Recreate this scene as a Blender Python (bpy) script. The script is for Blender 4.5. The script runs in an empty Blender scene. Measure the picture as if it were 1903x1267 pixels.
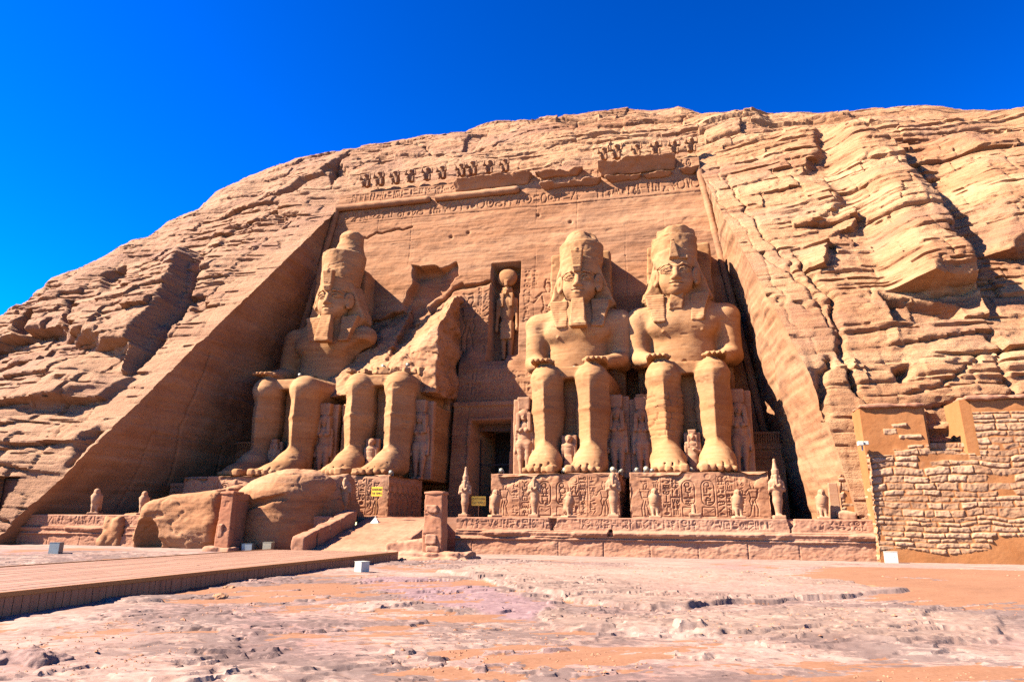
import bpy, math, random
import numpy as np
import openvdb

S = bpy.context.scene
COL = S.collection
R = math.radians
random.seed(4)

# ------------------------------------------------------------------ camera
CF, CX, CY, CZ, CYAW, CPIT, CROL = 1263.96, 13.604, -43.184, 1.666, 0.23648, 0.25889, 0.00736   # focal length for a 1903 px wide picture
PW, PH = 1903, 1267
_cy, _sy, _cp, _sp = math.cos(CYAW), math.sin(CYAW), math.cos(CPIT), math.sin(CPIT)
FWD = np.array([-_sy*_cp, _cy*_cp, _sp]); RGT = np.array([_cy, _sy, 0.0]); UPV = np.cross(RGT, FWD)
RGT, UPV = math.cos(CROL)*RGT + math.sin(CROL)*UPV, -math.sin(CROL)*RGT + math.cos(CROL)*UPV
CAMP = np.array([CX, CY, CZ])
cam = bpy.data.cameras.new('camera'); cam_o = bpy.data.objects.new('camera', cam); COL.objects.link(cam_o)
cam.sensor_fit = 'HORIZONTAL'; cam.sensor_width = 36.0; cam.lens = CF/PW*36.0
cam.clip_start = 0.1; cam.clip_end = 5000
from mathutils import Matrix
_m = Matrix.Identity(4)
for i in range(3):
    _m[i][0] = RGT[i]; _m[i][1] = UPV[i]; _m[i][2] = -FWD[i]; _m[i][3] = CAMP[i]
cam_o.matrix_world = _m
S.camera = cam_o

# ------------------------------------------------------------------ sky, sun, exposure
SUN_AZ, SUN_EL = R(67), R(41)          # light travels towards +x (67 degrees off the facade's normal), 41 degrees up
S.view_settings.view_transform = 'Standard'; S.view_settings.look = 'None'
S.view_settings.exposure = 2.45; S.view_settings.gamma = 1.0
W = bpy.data.worlds.new('World'); S.world = W; W.use_nodes = True
nt = W.node_tree; nt.nodes.clear()
sky = nt.nodes.new('ShaderNodeTexSky'); sky.sky_type = 'NISHITA'; sky.sun_disc = False
sun_dir = np.array([-math.sin(SUN_AZ)*math.cos(SUN_EL), -math.cos(SUN_AZ)*math.cos(SUN_EL), math.sin(SUN_EL)])  # towards the sun
sky.sun_elevation = SUN_EL; sky.sun_rotation = math.atan2(sun_dir[0], sun_dir[1])
sky.altitude = 600; sky.air_density = 1.0; sky.dust_density = 0.0; sky.ozone_density = 5.0
hs = nt.nodes.new('ShaderNodeHueSaturation'); hs.inputs['Saturation'].default_value = 1.5; hs.inputs['Hue'].default_value = .497; hs.inputs['Value'].default_value = .645
gm = nt.nodes.new('ShaderNodeGamma'); gm.inputs['Gamma'].default_value = 1.62
bg = nt.nodes.new('ShaderNodeBackground'); bg.inputs['Strength'].default_value = 0.05
wo = nt.nodes.new('ShaderNodeOutputWorld')
nt.links.new(sky.outputs[0], hs.inputs['Color']); nt.links.new(hs.outputs[0], gm.inputs[0]); nt.links.new(gm.outputs[0], bg.inputs[0]); nt.links.new(bg.outputs[0], wo.inputs[0])
sl = bpy.data.lights.new('sun', 'SUN'); sl.energy = 5.0; sl.angle = R(0.5); sl.color = (1.0, 0.93, 0.82)
so = bpy.data.objects.new('sun', sl); COL.objects.link(so)
from mathutils import Vector
so.rotation_euler = Vector(tuple(-sun_dir)).to_track_quat('-Z', 'Y').to_euler(); so.location = (-60, -60, 80)
S.cycles.max_bounces = 8; S.cycles.diffuse_bounces = 1
try: S.cycles.use_denoising = False
except Exception: pass

# ------------------------------------------------------------------ measuring helpers (photo point -> place in the world)
def ray(px, py): return FWD*CF + RGT*(px-PW/2) - UPV*(py-PH/2)
def at(px, py, ax, v):
    d = ray(px, py); i = 'xyz'.index(ax); return CAMP + d*(v-CAMP[i])/d[i]
def on_cliff(px, py):                      # hit of the natural slope y = -13 + .79 z
    d = ray(px, py); t = (-13+.79*CZ-CY)/(d[1]-.79*d[2]); return CAMP + d*t
def on_face(px, py):                       # hit of the cut facade
    d = ray(px, py); t = (7.4+.125*CZ-CY)/(d[1]-.125*d[2]); return CAMP + d*t
def y_face(z): return 7.4 + .125*z
def x_back(z): return 16.9 + .135*(30.5-z)
def x_edge(z): return 22.3 - .182*z
def x_edge_left(z): return x_edge(z) + 2.6*sstep(6.5, 0, z)

# ------------------------------------------------------------------ noise
def _hash(i, j, k, seed):
    h = (i*np.uint32(73856093)) ^ (j*np.uint32(19349663)) ^ (k*np.uint32(83492791)) ^ np.uint32((seed*2654435761) & 0xffffffff)
    h ^= h >> np.uint32(13); h *= np.uint32(0x5bd1e995); h ^= h >> np.uint32(15); h *= np.uint32(0x27d4eb2d); h ^= h >> np.uint32(14)
    return h.astype(np.float32)*np.float32(2/4294967295.0) - np.float32(1)
def vn(x, y, z, seed=0):
    x, y, z = np.broadcast_arrays(np.asarray(x, np.float32), np.asarray(y, np.float32), np.asarray(z, np.float32))
    fx, fy, fz = np.floor(x), np.floor(y), np.floor(z)
    i, j, k = fx.astype(np.int32).astype(np.uint32), fy.astype(np.int32).astype(np.uint32), fz.astype(np.int32).astype(np.uint32)
    u, v, w = x-fx, y-fy, z-fz
    u = u*u*(3-2*u); v = v*v*(3-2*v); w = w*w*(3-2*w); o = np.uint32(1)
    a = _hash(i, j, k, seed); a = a+(_hash(i+o, j, k, seed)-a)*u
    b = _hash(i, j+o, k, seed); b = b+(_hash(i+o, j+o, k, seed)-b)*u
    c = _hash(i, j, k+o, seed); c = c+(_hash(i+o, j, k+o, seed)-c)*u
    d = _hash(i, j+o, k+o, seed); d = d+(_hash(i+o, j+o, k+o, seed)-d)*u
    a = a+(b-a)*v; c = c+(d-c)*v
    return a+(c-a)*w
def fbm(x, y, z, octv=4, seed=0, gain=.5):
    s = 0; a = 1; f = 1
    for o in range(octv):
        s = s + a*vn(x*f, y*f, z*f, seed+o*7); a *= gain; f *= 2.03
    return s
def sstep(a, b, x):
    t = np.clip((x-a)/(b-a), 0, 1); return t*t*(3-2*t)
def poly_sd(px, py, poly):                 # signed distance to a polygon, inside positive
    d = np.full(px.shape, 1e9, np.float32); ins = np.zeros(px.shape, bool); n = len(poly)
    for i in range(n):
        x0, y0 = poly[i]; x1, y1 = poly[(i+1) % n]
        ex, ey = x1-x0, y1-y0; wx, wy = px-x0, py-y0
        t = np.clip((wx*ex+wy*ey)/(ex*ex+ey*ey+1e-9), 0, 1)
        d = np.minimum(d, np.hypot(wx-ex*t, wy-ey*t))
        c = (y0 > py) != (y1 > py)
        ins ^= c & (px < ex*(py-y0)/(ey if abs(ey) > 1e-9 else 1e-9)+x0)
    return np.where(ins, d, -d)
def poly_soft(px, py, poly, w):              # 0 outside, rises to 1 inside; quick at right and lower edges, slow at left and upper ones
    n = len(poly); ar = sum(poly[i][0]*poly[(i+1) % n][1]-poly[(i+1) % n][0]*poly[i][1] for i in range(n)); sg = 1 if ar > 0 else -1
    r = np.full(px.shape, 1e9, np.float32); ins = np.zeros(px.shape, bool)
    for i in range(n):
        x0, y0 = poly[i]; x1, y1 = poly[(i+1) % n]; ex, ey = x1-x0, y1-y0; wx, wy = px-x0, py-y0
        t = np.clip((wx*ex+wy*ey)/(ex*ex+ey*ey+1e-9), 0, 1); l = math.hypot(ex, ey)+1e-9; nx_, ny_ = sg*ey/l, -sg*ex/l
        r = np.minimum(r, np.hypot(wx-ex*t, wy-ey*t)/(w*(1+4.5*max(0, -nx_-.1)+2.5*max(0, ny_-.2))))
        c = (y0 > py) != (y1 > py); ins ^= c & (px < ex*(py-y0)/(ey if abs(ey) > 1e-9 else 1e-9)+x0)
    return np.where(ins, sstep(0, 1, r), 0)
def line_d(px, py, pts):
    d = np.full(px.shape, 1e9, np.float32)
    for (x0, y0), (x1, y1) in zip(pts[:-1], pts[1:]):
        ex, ey = x1-x0, y1-y0; wx, wy = px-x0, py-y0
        t = np.clip((wx*ex+wy*ey)/(ex*ex+ey*ey+1e-9), 0, 1)
        d = np.minimum(d, np.hypot(wx-ex*t, wy-ey*t))
    return d

# ------------------------------------------------------------------ materials
def nodes(name):
    m = bpy.data.materials.new(name); m.use_nodes = True; t = m.node_tree
    return m, t, t.nodes['Principled BSDF']
def nd(t, kind, **kw):
    n = t.nodes.new(kind)
    for k, v in kw.items():
        if k in n.inputs: n.inputs[k].default_value = v
        else: setattr(n, k, v)
    return n
def noise(t, vec, scale=(1, 1, 1), sc=1.0, detail=6, rough=.6, dist=0.0):
    mp = nd(t, 'ShaderNodeMapping'); mp.inputs['Scale'].default_value = scale
    t.links.new(vec, mp.inputs[0])
    n = nd(t, 'ShaderNodeTexNoise'); n.inputs['Scale'].default_value = sc; n.inputs['Detail'].default_value = detail
    n.inputs['Roughness'].default_value = rough; n.inputs['Distortion'].default_value = dist
    t.links.new(mp.outputs[0], n.inputs['Vector']); return n.outputs['Fac']
def mth(t, op, a, b):
    n = nd(t, 'ShaderNodeMath', operation=op)
    for i, v in enumerate((a, b)):
        if isinstance(v, (int, float)): n.inputs[i].default_value = v
        else: t.links.new(v, n.inputs[i])
    return n.outputs[0]
def ramp(t, fac, stops):
    r = nd(t, 'ShaderNodeValToRGB'); el = r.color_ramp.elements
    while len(el) < len(stops): el.new(0.5)
    for e, (p, c) in zip(el, stops): e.position = p; e.color = (*c, 1)
    t.links.new(fac, r.inputs[0]); return r.outputs[0]
def mixc(t, fac, a, b):
    n = nd(t, 'ShaderNodeMix', data_type='RGBA')
    for s, v in ((n.inputs[0], fac), (n.inputs[6], a), (n.inputs[7], b)):
        if isinstance(v, tuple): s.default_value = (*v, 1)
        elif isinstance(v, (int, float)): s.default_value = v
        else: t.links.new(v, s)
    return n.outputs[2]
def rock_mat(name, dark, mid, light, bump=.5, dist=.08, fine=1.0, strata=1.0, patch=None, grad=None):
    dark, mid, light = [tuple(v**1.10*.455 for v in c) for c in (dark, mid, light)]
    m, t, b = nodes(name)
    pos = nd(t, 'ShaderNodeNewGeometry').outputs['Position']
    A = noise(t, pos, (.05*strata, .05*strata, .55*strata), 1, 5, .6, .4)
    D = noise(t, pos, (.35*fine, .35*fine, 6*fine), 1, 6, .65, .3)
    B = noise(t, pos, (1, 1, 1), .22, 7, .6)
    C = noise(t, pos, (1, 1, 1.6), 2.6*fine, 9, .7)
    f = mth(t, 'ADD', mth(t, 'ADD', mth(t, 'MULTIPLY', A, .42), mth(t, 'MULTIPLY', D, .22)), mth(t, 'ADD', mth(t, 'MULTIPLY', B, .22), mth(t, 'MULTIPLY', C, .18)))
    c = ramp(t, f, [(.40, dark), (.5, mid), (.60, light)])
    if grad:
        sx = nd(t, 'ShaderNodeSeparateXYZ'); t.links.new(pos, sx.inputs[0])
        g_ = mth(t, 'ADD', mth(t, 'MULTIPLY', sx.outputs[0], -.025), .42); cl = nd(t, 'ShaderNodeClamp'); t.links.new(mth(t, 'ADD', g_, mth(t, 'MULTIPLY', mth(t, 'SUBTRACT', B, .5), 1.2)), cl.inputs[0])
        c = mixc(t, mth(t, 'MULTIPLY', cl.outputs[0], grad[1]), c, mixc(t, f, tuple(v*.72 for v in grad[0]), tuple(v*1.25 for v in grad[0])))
    if patch:
        pf = ramp(t, noise(t, pos, (1, 1, 2.2), .13, 6, .6, .6), [(.5, (0, 0, 0)), (.66, (1, 1, 1))])
        c = mixc(t, mth(t, 'MULTIPLY', pf, patch[1]), c, patch[0])
    t.links.new(c, b.inputs['Base Color']); b.inputs['Roughness'].default_value = .93
    b.inputs['Specular IOR Level'].default_value = .15
    E = noise(t, pos, (1, 1, 1.4), 9*fine, 8, .7)
    h = mth(t, 'ADD', mth(t, 'ADD', mth(t, 'MULTIPLY', D, .6), mth(t, 'MULTIPLY', C, .7)), mth(t, 'MULTIPLY', E, .3))
    bp = nd(t, 'ShaderNodeBump'); bp.inputs['Strength'].default_value = bump; bp.inputs['Distance'].default_value = dist
    t.links.new(h, bp.inputs['Height']); t.links.new(bp.outputs[0], b.inputs['Normal'])
    return m
def plain_mat(name, col, rough=.6, metal=0.0, var=.15, sc=3.0, bump=.0):
    col = tuple(v*.46 for v in col)
    m, t, b = nodes(name)
    pos = nd(t, 'ShaderNodeNewGeometry').outputs['Position']
    n = noise(t, pos, (1, 1, 1), sc, 6, .6)
    lo = tuple(x*(1-var) for x in col); hi = tuple(min(1, x*(1+var)) for x in col)
    t.links.new(ramp(t, n, [(.35, lo), (.65, hi)]), b.inputs['Base Color'])
    b.inputs['Roughness'].default_value = rough; b.inputs['Metallic'].default_value = metal
    if bump:
        bp = nd(t, 'ShaderNodeBump'); bp.inputs['Strength'].default_value = bump; bp.inputs['Distance'].default_value = .02
        t.links.new(n, bp.inputs['Height']); t.links.new(bp.outputs[0], b.inputs['Normal'])
    return m
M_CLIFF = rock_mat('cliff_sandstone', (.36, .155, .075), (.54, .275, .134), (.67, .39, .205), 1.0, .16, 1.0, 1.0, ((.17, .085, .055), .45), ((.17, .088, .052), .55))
M_FACE = rock_mat('facade_sandstone', (.41, .18, .08), (.52, .25, .122), (.60, .32, .17), .6, .07, .8, 1.0, ((.135, .066, .036), .5))
M_STAT = rock_mat('statue_sandstone', (.43, .185, .075), (.565, .282, .122), (.67, .375, .185), .38, .05, 1.0, 1.0, ((.15, .075, .038), .35))
M_PED = rock_mat('pedestal_sandstone', (.42, .18, .09), (.54, .26, .135), (.62, .33, .19), .45, .04, 1.2)
M_TERR = rock_mat('terrace_stone', (.46, .20, .11), (.56, .27, .155), (.64, .35, .22), .5, .03, 1.5)
M_STONE = rock_mat("dark_boulder_stone", (.26, .15, .12), (.36, .22, .18), (.46, .30, .25), .6, .03, 3.0)
M_SMALL = rock_mat('small_statue_stone', (.46, .22, .11), (.57, .30, .165), (.66, .39, .23), .4, .025, 2.0)
M_FALL = rock_mat('fallen_block_stone', (.40, .17, .075), (.53, .255, .12), (.62, .33, .18), .6, .06, 1.2)
M_WOOD_D = plain_mat('old_door_wood', (.20, .075, .03), .7, 0, .3, 4, .3)
M_WOOD_SHADE = plain_mat('dark_door_wood_and_shade', (.035, .016, .009), .7, 0, .3, 4)  # dark frame wood; also the painted shade deep in the temple doorway
M_WHITE = plain_mat('white_painted_metal', (.74, .69, .56), .5, 0, .06)
M_CREAM = plain_mat('cream_lamp_housing', (.40, .34, .22), .5, 0, .1)
M_GREY = plain_mat('grey_metal', (.36, .36, .35), .4, .6, .1)
M_YELL = plain_mat('yellow_sign_paint', (1.7, .92, .03), .5, 0, .05)
M_INK = plain_mat('dark_sign_paint', (.05, .03, .02), .6, 0, .1)
M_POLE = plain_mat('orange_pole_paint', (.55, .20, .03), .6, 0, .15)

# ------------------------------------------------------------------ mesh helpers
def mesh_np(name, V, F, mat, parent=None, smooth=True, attr=None):
    V = np.ascontiguousarray(V, np.float32); me = bpy.data.meshes.new(name)
    if not isinstance(F, list): F = [F]
    F = [np.asarray(f, np.int32) for f in F if len(f)]
    me.vertices.add(len(V)); me.vertices.foreach_set('co', V.ravel())
    idx = np.concatenate([f.ravel() for f in F]); tot = np.concatenate([np.full(len(f), f.shape[1], np.int32) for f in F])
    st = np.concatenate([[0], np.cumsum(tot)[:-1]]).astype(np.int32)
    me.loops.add(len(idx)); me.loops.foreach_set('vertex_index', idx)
    me.polygons.add(len(tot)); me.polygons.foreach_set('loop_start', st)
    try: me.polygons.foreach_set('loop_total', tot)
    except Exception: pass
    me.update(calc_edges=True)
    me.polygons.foreach_set('use_smooth', np.full(len(tot), bool(smooth)))
    if attr:
        for k, v in attr.items():
            a = me.attributes.new(k, 'FLOAT', 'POINT'); a.data.foreach_set('value', np.ascontiguousarray(v, np.float32).ravel())
    me.materials.append(mat)
    o = bpy.data.objects.new(name, me); COL.objects.link(o)
    if parent is not None: o.parent = parent
    return o
def grid_faces(n, m, off=0, flip=False):
    i = np.arange(n*m).reshape(n, m)+off
    q = np.stack([i[:-1, :-1], i[:-1, 1:], i[1:, 1:], i[1:, :-1]], -1).reshape(-1, 4)
    return q[:, ::-1] if flip else q
class MB:                                   # collects boxes, tubes, prisms for ONE mesh object
    def __init__(s): s.V = []; s.F = []; s.n = 0
    def add(s, V, F):
        for f in F: s.F.append([i+s.n for i in f])
        s.V += [tuple(map(float, v)) for v in V]; s.n += len(V)
    def box(s, x0, x1, y0, y1, z0, z1, tx=0, ty=0):   # tx, ty: the top shrinks by this on each side
        s.add([(x0, y0, z0), (x1, y0, z0), (x1, y1, z0), (x0, y1, z0), (x0+tx, y0+ty, z1), (x1-tx, y0+ty, z1), (x1-tx, y1-ty, z1), (x0+tx, y1-ty, z1)],
              [(0, 3, 2, 1), (4, 5, 6, 7), (0, 1, 5, 4), (1, 2, 6, 5), (2, 3, 7, 6), (3, 0, 4, 7)])
    def tube(s, a, b, r, n=10, r2=None):
        a = np.array(a, float); b = np.array(b, float); r2 = r if r2 is None else r2
        d = (b-a)/np.linalg.norm(b-a); u = np.cross(d, (0, 0, 1) if abs(d[2]) < .9 else (1, 0, 0)); u /= np.linalg.norm(u); v = np.cross(d, u)
        V = [p+rr*(math.cos(t)*u+math.sin(t)*v) for p, rr in ((a, r), (b, r2)) for t in np.arange(n)*2*math.pi/n]
        s.add(V, [[i, (i+1) % n, n+(i+1) % n, n+i] for i in range(n)]+[list(range(n))[::-1], list(range(n, 2*n))])
    def build(s, name, mat, parent=None, smooth=False, bevel=0.0):
        me = bpy.data.meshes.new(name); me.from_pydata(s.V, [], s.F); me.materials.append(mat)
        if smooth:
            for p in me.polygons: p.use_smooth = True
        o = bpy.data.objects.new(name, me); COL.objects.link(o)
        if parent is not None: o.parent = parent
        if bevel:
            md = o.modifiers.new('bevel', 'BEVEL'); md.width = bevel; md.segments = 2; md.limit_method = 'ANGLE'
        return o
def tag(o, label=None, cat=None, group=None, kind=None):
    for k, v in (('label', label), ('category', cat), ('group', group), ('kind', kind)):
        if v: o[k] = v
    return o
def empty(name, loc, label, cat, group=None, rz=0.0, sc=1.0):
    o = bpy.data.objects.new(name, None); COL.objects.link(o); o.location = tuple(map(float, loc)); o.rotation_euler = (0, 0, rz)
    o.scale = (sc, sc, sc); o.empty_display_size = .3
    return tag(o, label, cat, group)
def copy_tree(root, loc, label, rz=0.0, sc=1.0, group=None, skip=()):
    c = root.copy(); COL.objects.link(c); c.location = tuple(map(float, loc)); c.rotation_euler = (0, 0, rz); c.scale = (sc, sc, sc); c['label'] = label
    if group: c['group'] = group
    for ch in list(root.children):
        if ch.name.split('.')[0] in skip: continue
        d = ch.copy(); COL.objects.link(d); d.parent = c
        for g in list(ch.children):
            e = g.copy(); COL.objects.link(e); e.parent = d
    return c
def displace(o, fn, off=(0, 0, 0)):         # moves the mesh's points along their normals; fn(x,y,z,normals) in world metres
    me = o.data; n = len(me.vertices); P = np.empty(n*3, np.float32); me.vertices.foreach_get('co', P); P = P.reshape(-1, 3)
    N = np.empty(n*3, np.float32); me.vertex_normals.foreach_get('vector', N); N = N.reshape(-1, 3)
    d = fn(P[:, 0]+off[0], P[:, 1]+off[1], P[:, 2]+off[2], N)
    P += N*d[:, None]; me.vertices.foreach_set('co', P.ravel()); me.update()
def weather(a=1.0, f=1.0):
    def fn(x, y, z, N):
        d = .03*vn(x*.5*f, y*.5*f, z*.8*f, 3)+.005*vn(x*.35*f, y*.35*f, z*6*f, 5)+.010*fbm(x*3*f, y*3*f, z*5*f, 3, 9)
        pit = sstep(.6, .8, fbm(x*1.1*f, y*1.1*f, z*2.4*f, 3, 17)); return a*(d-.05*pit)
    return fn

# ------------------------------------------------------------------ sculpting with distance fields
class SDF:
    def __init__(s, lo, hi, h):
        s.lo = np.array(lo, float); s.h = h; s.n = np.ceil((np.array(hi)-s.lo)/h).astype(int)+1
        s.D = np.full(tuple(s.n), 4.0, np.float32)
        s.ax = [(s.lo[i]+h*np.arange(s.n[i])).astype(np.float32) for i in range(3)]
    def _op(s, fn, lo, hi, k, mode):
        pad = k+4*s.h
        sl = []
        for i in range(3):
            a = int(max(0, math.floor((lo[i]-pad-s.lo[i])/s.h))); b = int(min(s.n[i], math.ceil((hi[i]+pad-s.lo[i])/s.h)+1))
            if b <= a: return s
            sl.append(slice(a, b))
        X = s.ax[0][sl[0]][:, None, None]; Y = s.ax[1][sl[1]][None, :, None]; Z = s.ax[2][sl[2]][None, None, :]
        d = fn(X, Y, Z); sl = tuple(sl); c = s.D[sl]
        if mode == 'u':
            if k > 0: h = np.maximum(k-np.abs(c-d), 0)/k; s.D[sl] = np.minimum(c, d)-h*h*k*.25
            else: s.D[sl] = np.minimum(c, d)
        else:
            d = -d
            if k > 0: h = np.maximum(k-np.abs(c-d), 0)/k; s.D[sl] = np.maximum(c, d)+h*h*k*.25
            else: s.D[sl] = np.maximum(c, d)
        return s
    @staticmethod
    def _loc(X, Y, Z, c, rot):
        x, y, z = X-c[0], Y-c[1], Z-c[2]
        if rot is None: return x, y, z
        r = rot; return r[0][0]*x+r[1][0]*y+r[2][0]*z, r[0][1]*x+r[1][1]*y+r[2][1]*z, r[0][2]*x+r[1][2]*y+r[2][2]*z
    def ell(s, c, r, k=.1, m='u', rot=None):
        def fn(X, Y, Z):
            x, y, z = s._loc(X, Y, Z, c, rot)
            k0 = np.sqrt((x/r[0])**2+(y/r[1])**2+(z/r[2])**2); k1 = np.sqrt((x/r[0]**2)**2+(y/r[1]**2)**2+(z/r[2]**2)**2)+1e-6
            return k0*(k0-1)/k1
        e = max(r) if rot is not None else None
        rr = (e, e, e) if e else r
        return s._op(fn, [c[i]-rr[i] for i in range(3)], [c[i]+rr[i] for i in range(3)], k, m)
    def cone(s, a, b, ra, rb, k=.1, m='u', sq=(1, 1, 1)):
        a = np.array(a, float); b = np.array(b, float); q = np.array(sq, float)
        A = a/q; B = b/q; ba = B-A; L2 = max(ba@ba, 1e-9); ms = min(sq)
        def fn(X, Y, Z):
            x, y, z = X/q[0]-A[0], Y/q[1]-A[1], Z/q[2]-A[2]
            t = np.clip((x*ba[0]+y*ba[1]+z*ba[2])/L2, 0, 1)
            return (np.sqrt((x-t*ba[0])**2+(y-t*ba[1])**2+(z-t*ba[2])**2)-(ra+(rb-ra)*t))*ms
        R_ = max(ra, rb)*q
        return s._op(fn, np.minimum(a, b)-R_, np.maximum(a, b)+R_, k, m)
    def path(s, pts, r, k=.05, m='u'):
        for (p, q) in zip(pts[:-1], pts[1:]): s.cone(p, q, r, r, k, m)
        return s
    def box(s, c, hh, r=.1, k=.1, m='u', rot=None):
        def fn(X, Y, Z):
            x, y, z = s._loc(X, Y, Z, c, rot)
            qx, qy, qz = np.abs(x)-(hh[0]-r), np.abs(y)-(hh[1]-r), np.abs(z)-(hh[2]-r)
            return np.sqrt(np.maximum(qx, 0)**2+np.maximum(qy, 0)**2+np.maximum(qz, 0)**2)+np.minimum(np.maximum(qx, np.maximum(qy, qz)), 0)-r
        e = np.linalg.norm(hh) if rot is not None else None
        rr = (e, e, e) if e else hh
        return s._op(fn, [c[i]-rr[i] for i in range(3)], [c[i]+rr[i] for i in range(3)], k, m)
    def taper(s, z0, z1, c0, h0, c1, h1, r=.08, k=.1, m='u', rnd=False):   # box or (rnd) elliptic drum whose section changes from z0 to z1
        def fn(X, Y, Z):
            t = np.clip((Z-z0)/(z1-z0), 0, 1)
            x = X-(c0[0]+(c1[0]-c0[0])*t); y = Y-(c0[1]+(c1[1]-c0[1])*t); hx = h0[0]+(h1[0]-h0[0])*t; hy = h0[1]+(h1[1]-h0[1])*t
            if rnd == 'shin':
                ax_, ay_ = np.abs(x)/hx, np.abs(y)/hy; q = np.sqrt(ax_**2+ay_**2); q = np.where(y < 0, .42*q+.58*(ax_+ay_)*.96, q); d2 = (q-1)*np.minimum(hx, hy)*.8+r
            elif rnd:
                q = np.sqrt((x/hx)**2+(y/hy)**2); d2 = (q-1)*np.minimum(hx, hy)+r
            else:
                qx = np.abs(x)-hx+r; qy = np.abs(y)-hy+r
                d2 = np.sqrt(np.maximum(qx, 0)**2+np.maximum(qy, 0)**2)+np.minimum(np.maximum(qx, qy), 0)
            dz = np.abs(Z-(z0+z1)/2)-(z1-z0)/2+r
            return np.sqrt(np.maximum(d2, 0)**2+np.maximum(dz, 0)**2)+np.minimum(np.maximum(d2, dz), 0)-r
        lo = [min(c0[i]-h0[i], c1[i]-h1[i]) for i in (0, 1)]+[z0]; hi = [max(c0[i]+h0[i], c1[i]+h1[i]) for i in (0, 1)]+[z1]
        return s._op(fn, lo, hi, k, m)
    def hull(s, planes, lo, hi, r=.1, k=.1, m='u'):   # planes: (normal, point), outside positive
        def fn(X, Y, Z):
            d = None
            for n, p in planes:
                n = np.array(n, float); n /= np.linalg.norm(n)
                e = (X-p[0])*n[0]+(Y-p[1])*n[1]+(Z-p[2])*n[2]+r
                if d is None: d = e+0*(X+Y+Z)
                else:
                    h = np.maximum(r-np.abs(d-e), 0)/r; d = np.maximum(d, e)+h*h*r*.25
            return d-r
        return s._op(fn, lo, hi, k, m)
    def noise(s, amp, f, octv=3, seed=1, zf=1.0):
        X = s.ax[0][:, None, None]; Y = s.ax[1][None, :, None]; Z = s.ax[2][None, None, :]
        msk = s.D < amp*2+4*s.h; ii = np.nonzero(msk)
        s.D[ii] += amp*fbm(s.ax[0][ii[0]]*f, s.ax[1][ii[1]]*f, s.ax[2][ii[2]]*f*zf, octv, seed); return s
    def mesh(s, name, mat, parent=None, floor=None):
        D = s.D
        if floor is not None: D = np.maximum(D, (floor-s.ax[2])[None, None, :])
        D = np.pad(np.clip(D, -3*s.h, 3*s.h), 1, constant_values=3*s.h)
        g = openvdb.FloatGrid(float(3*s.h)); g.copyFromArray(np.ascontiguousarray(D))
        out = g.convertToPolygons(isovalue=0.0, adaptivity=0.0); V, T, Q = (out if len(out) == 3 else (out[0], np.zeros((0, 3), int), out[1]))
        V = (np.asarray(V)-1)*s.h+s.lo; F = [np.asarray(f) for f in (T, Q) if len(f)]
        vol = 0
        for f in F:
            a, b, c = V[f[:, 0]], V[f[:, 1]], V[f[:, 2]]; vol += np.einsum('ij,ij->i', a, np.cross(b, c)).sum()
            if f.shape[1] == 4: d = V[f[:, 3]]; vol += np.einsum('ij,ij->i', a, np.cross(c, d)).sum()
        if vol < 0: F = [f[:, ::-1] for f in F]
        return mesh_np(name, V, F, mat, parent)
def rot_x(a): c, s = math.cos(a), math.sin(a); return ((1, 0, 0), (0, c, -s), (0, s, c))
def rot_y(a): c, s = math.cos(a), math.sin(a); return ((c, 0, s), (0, 1, 0), (-s, 0, c))
def rot_z(a): c, s = math.cos(a), math.sin(a); return ((c, -s, 0), (s, c, 0), (0, 0, 1))

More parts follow.
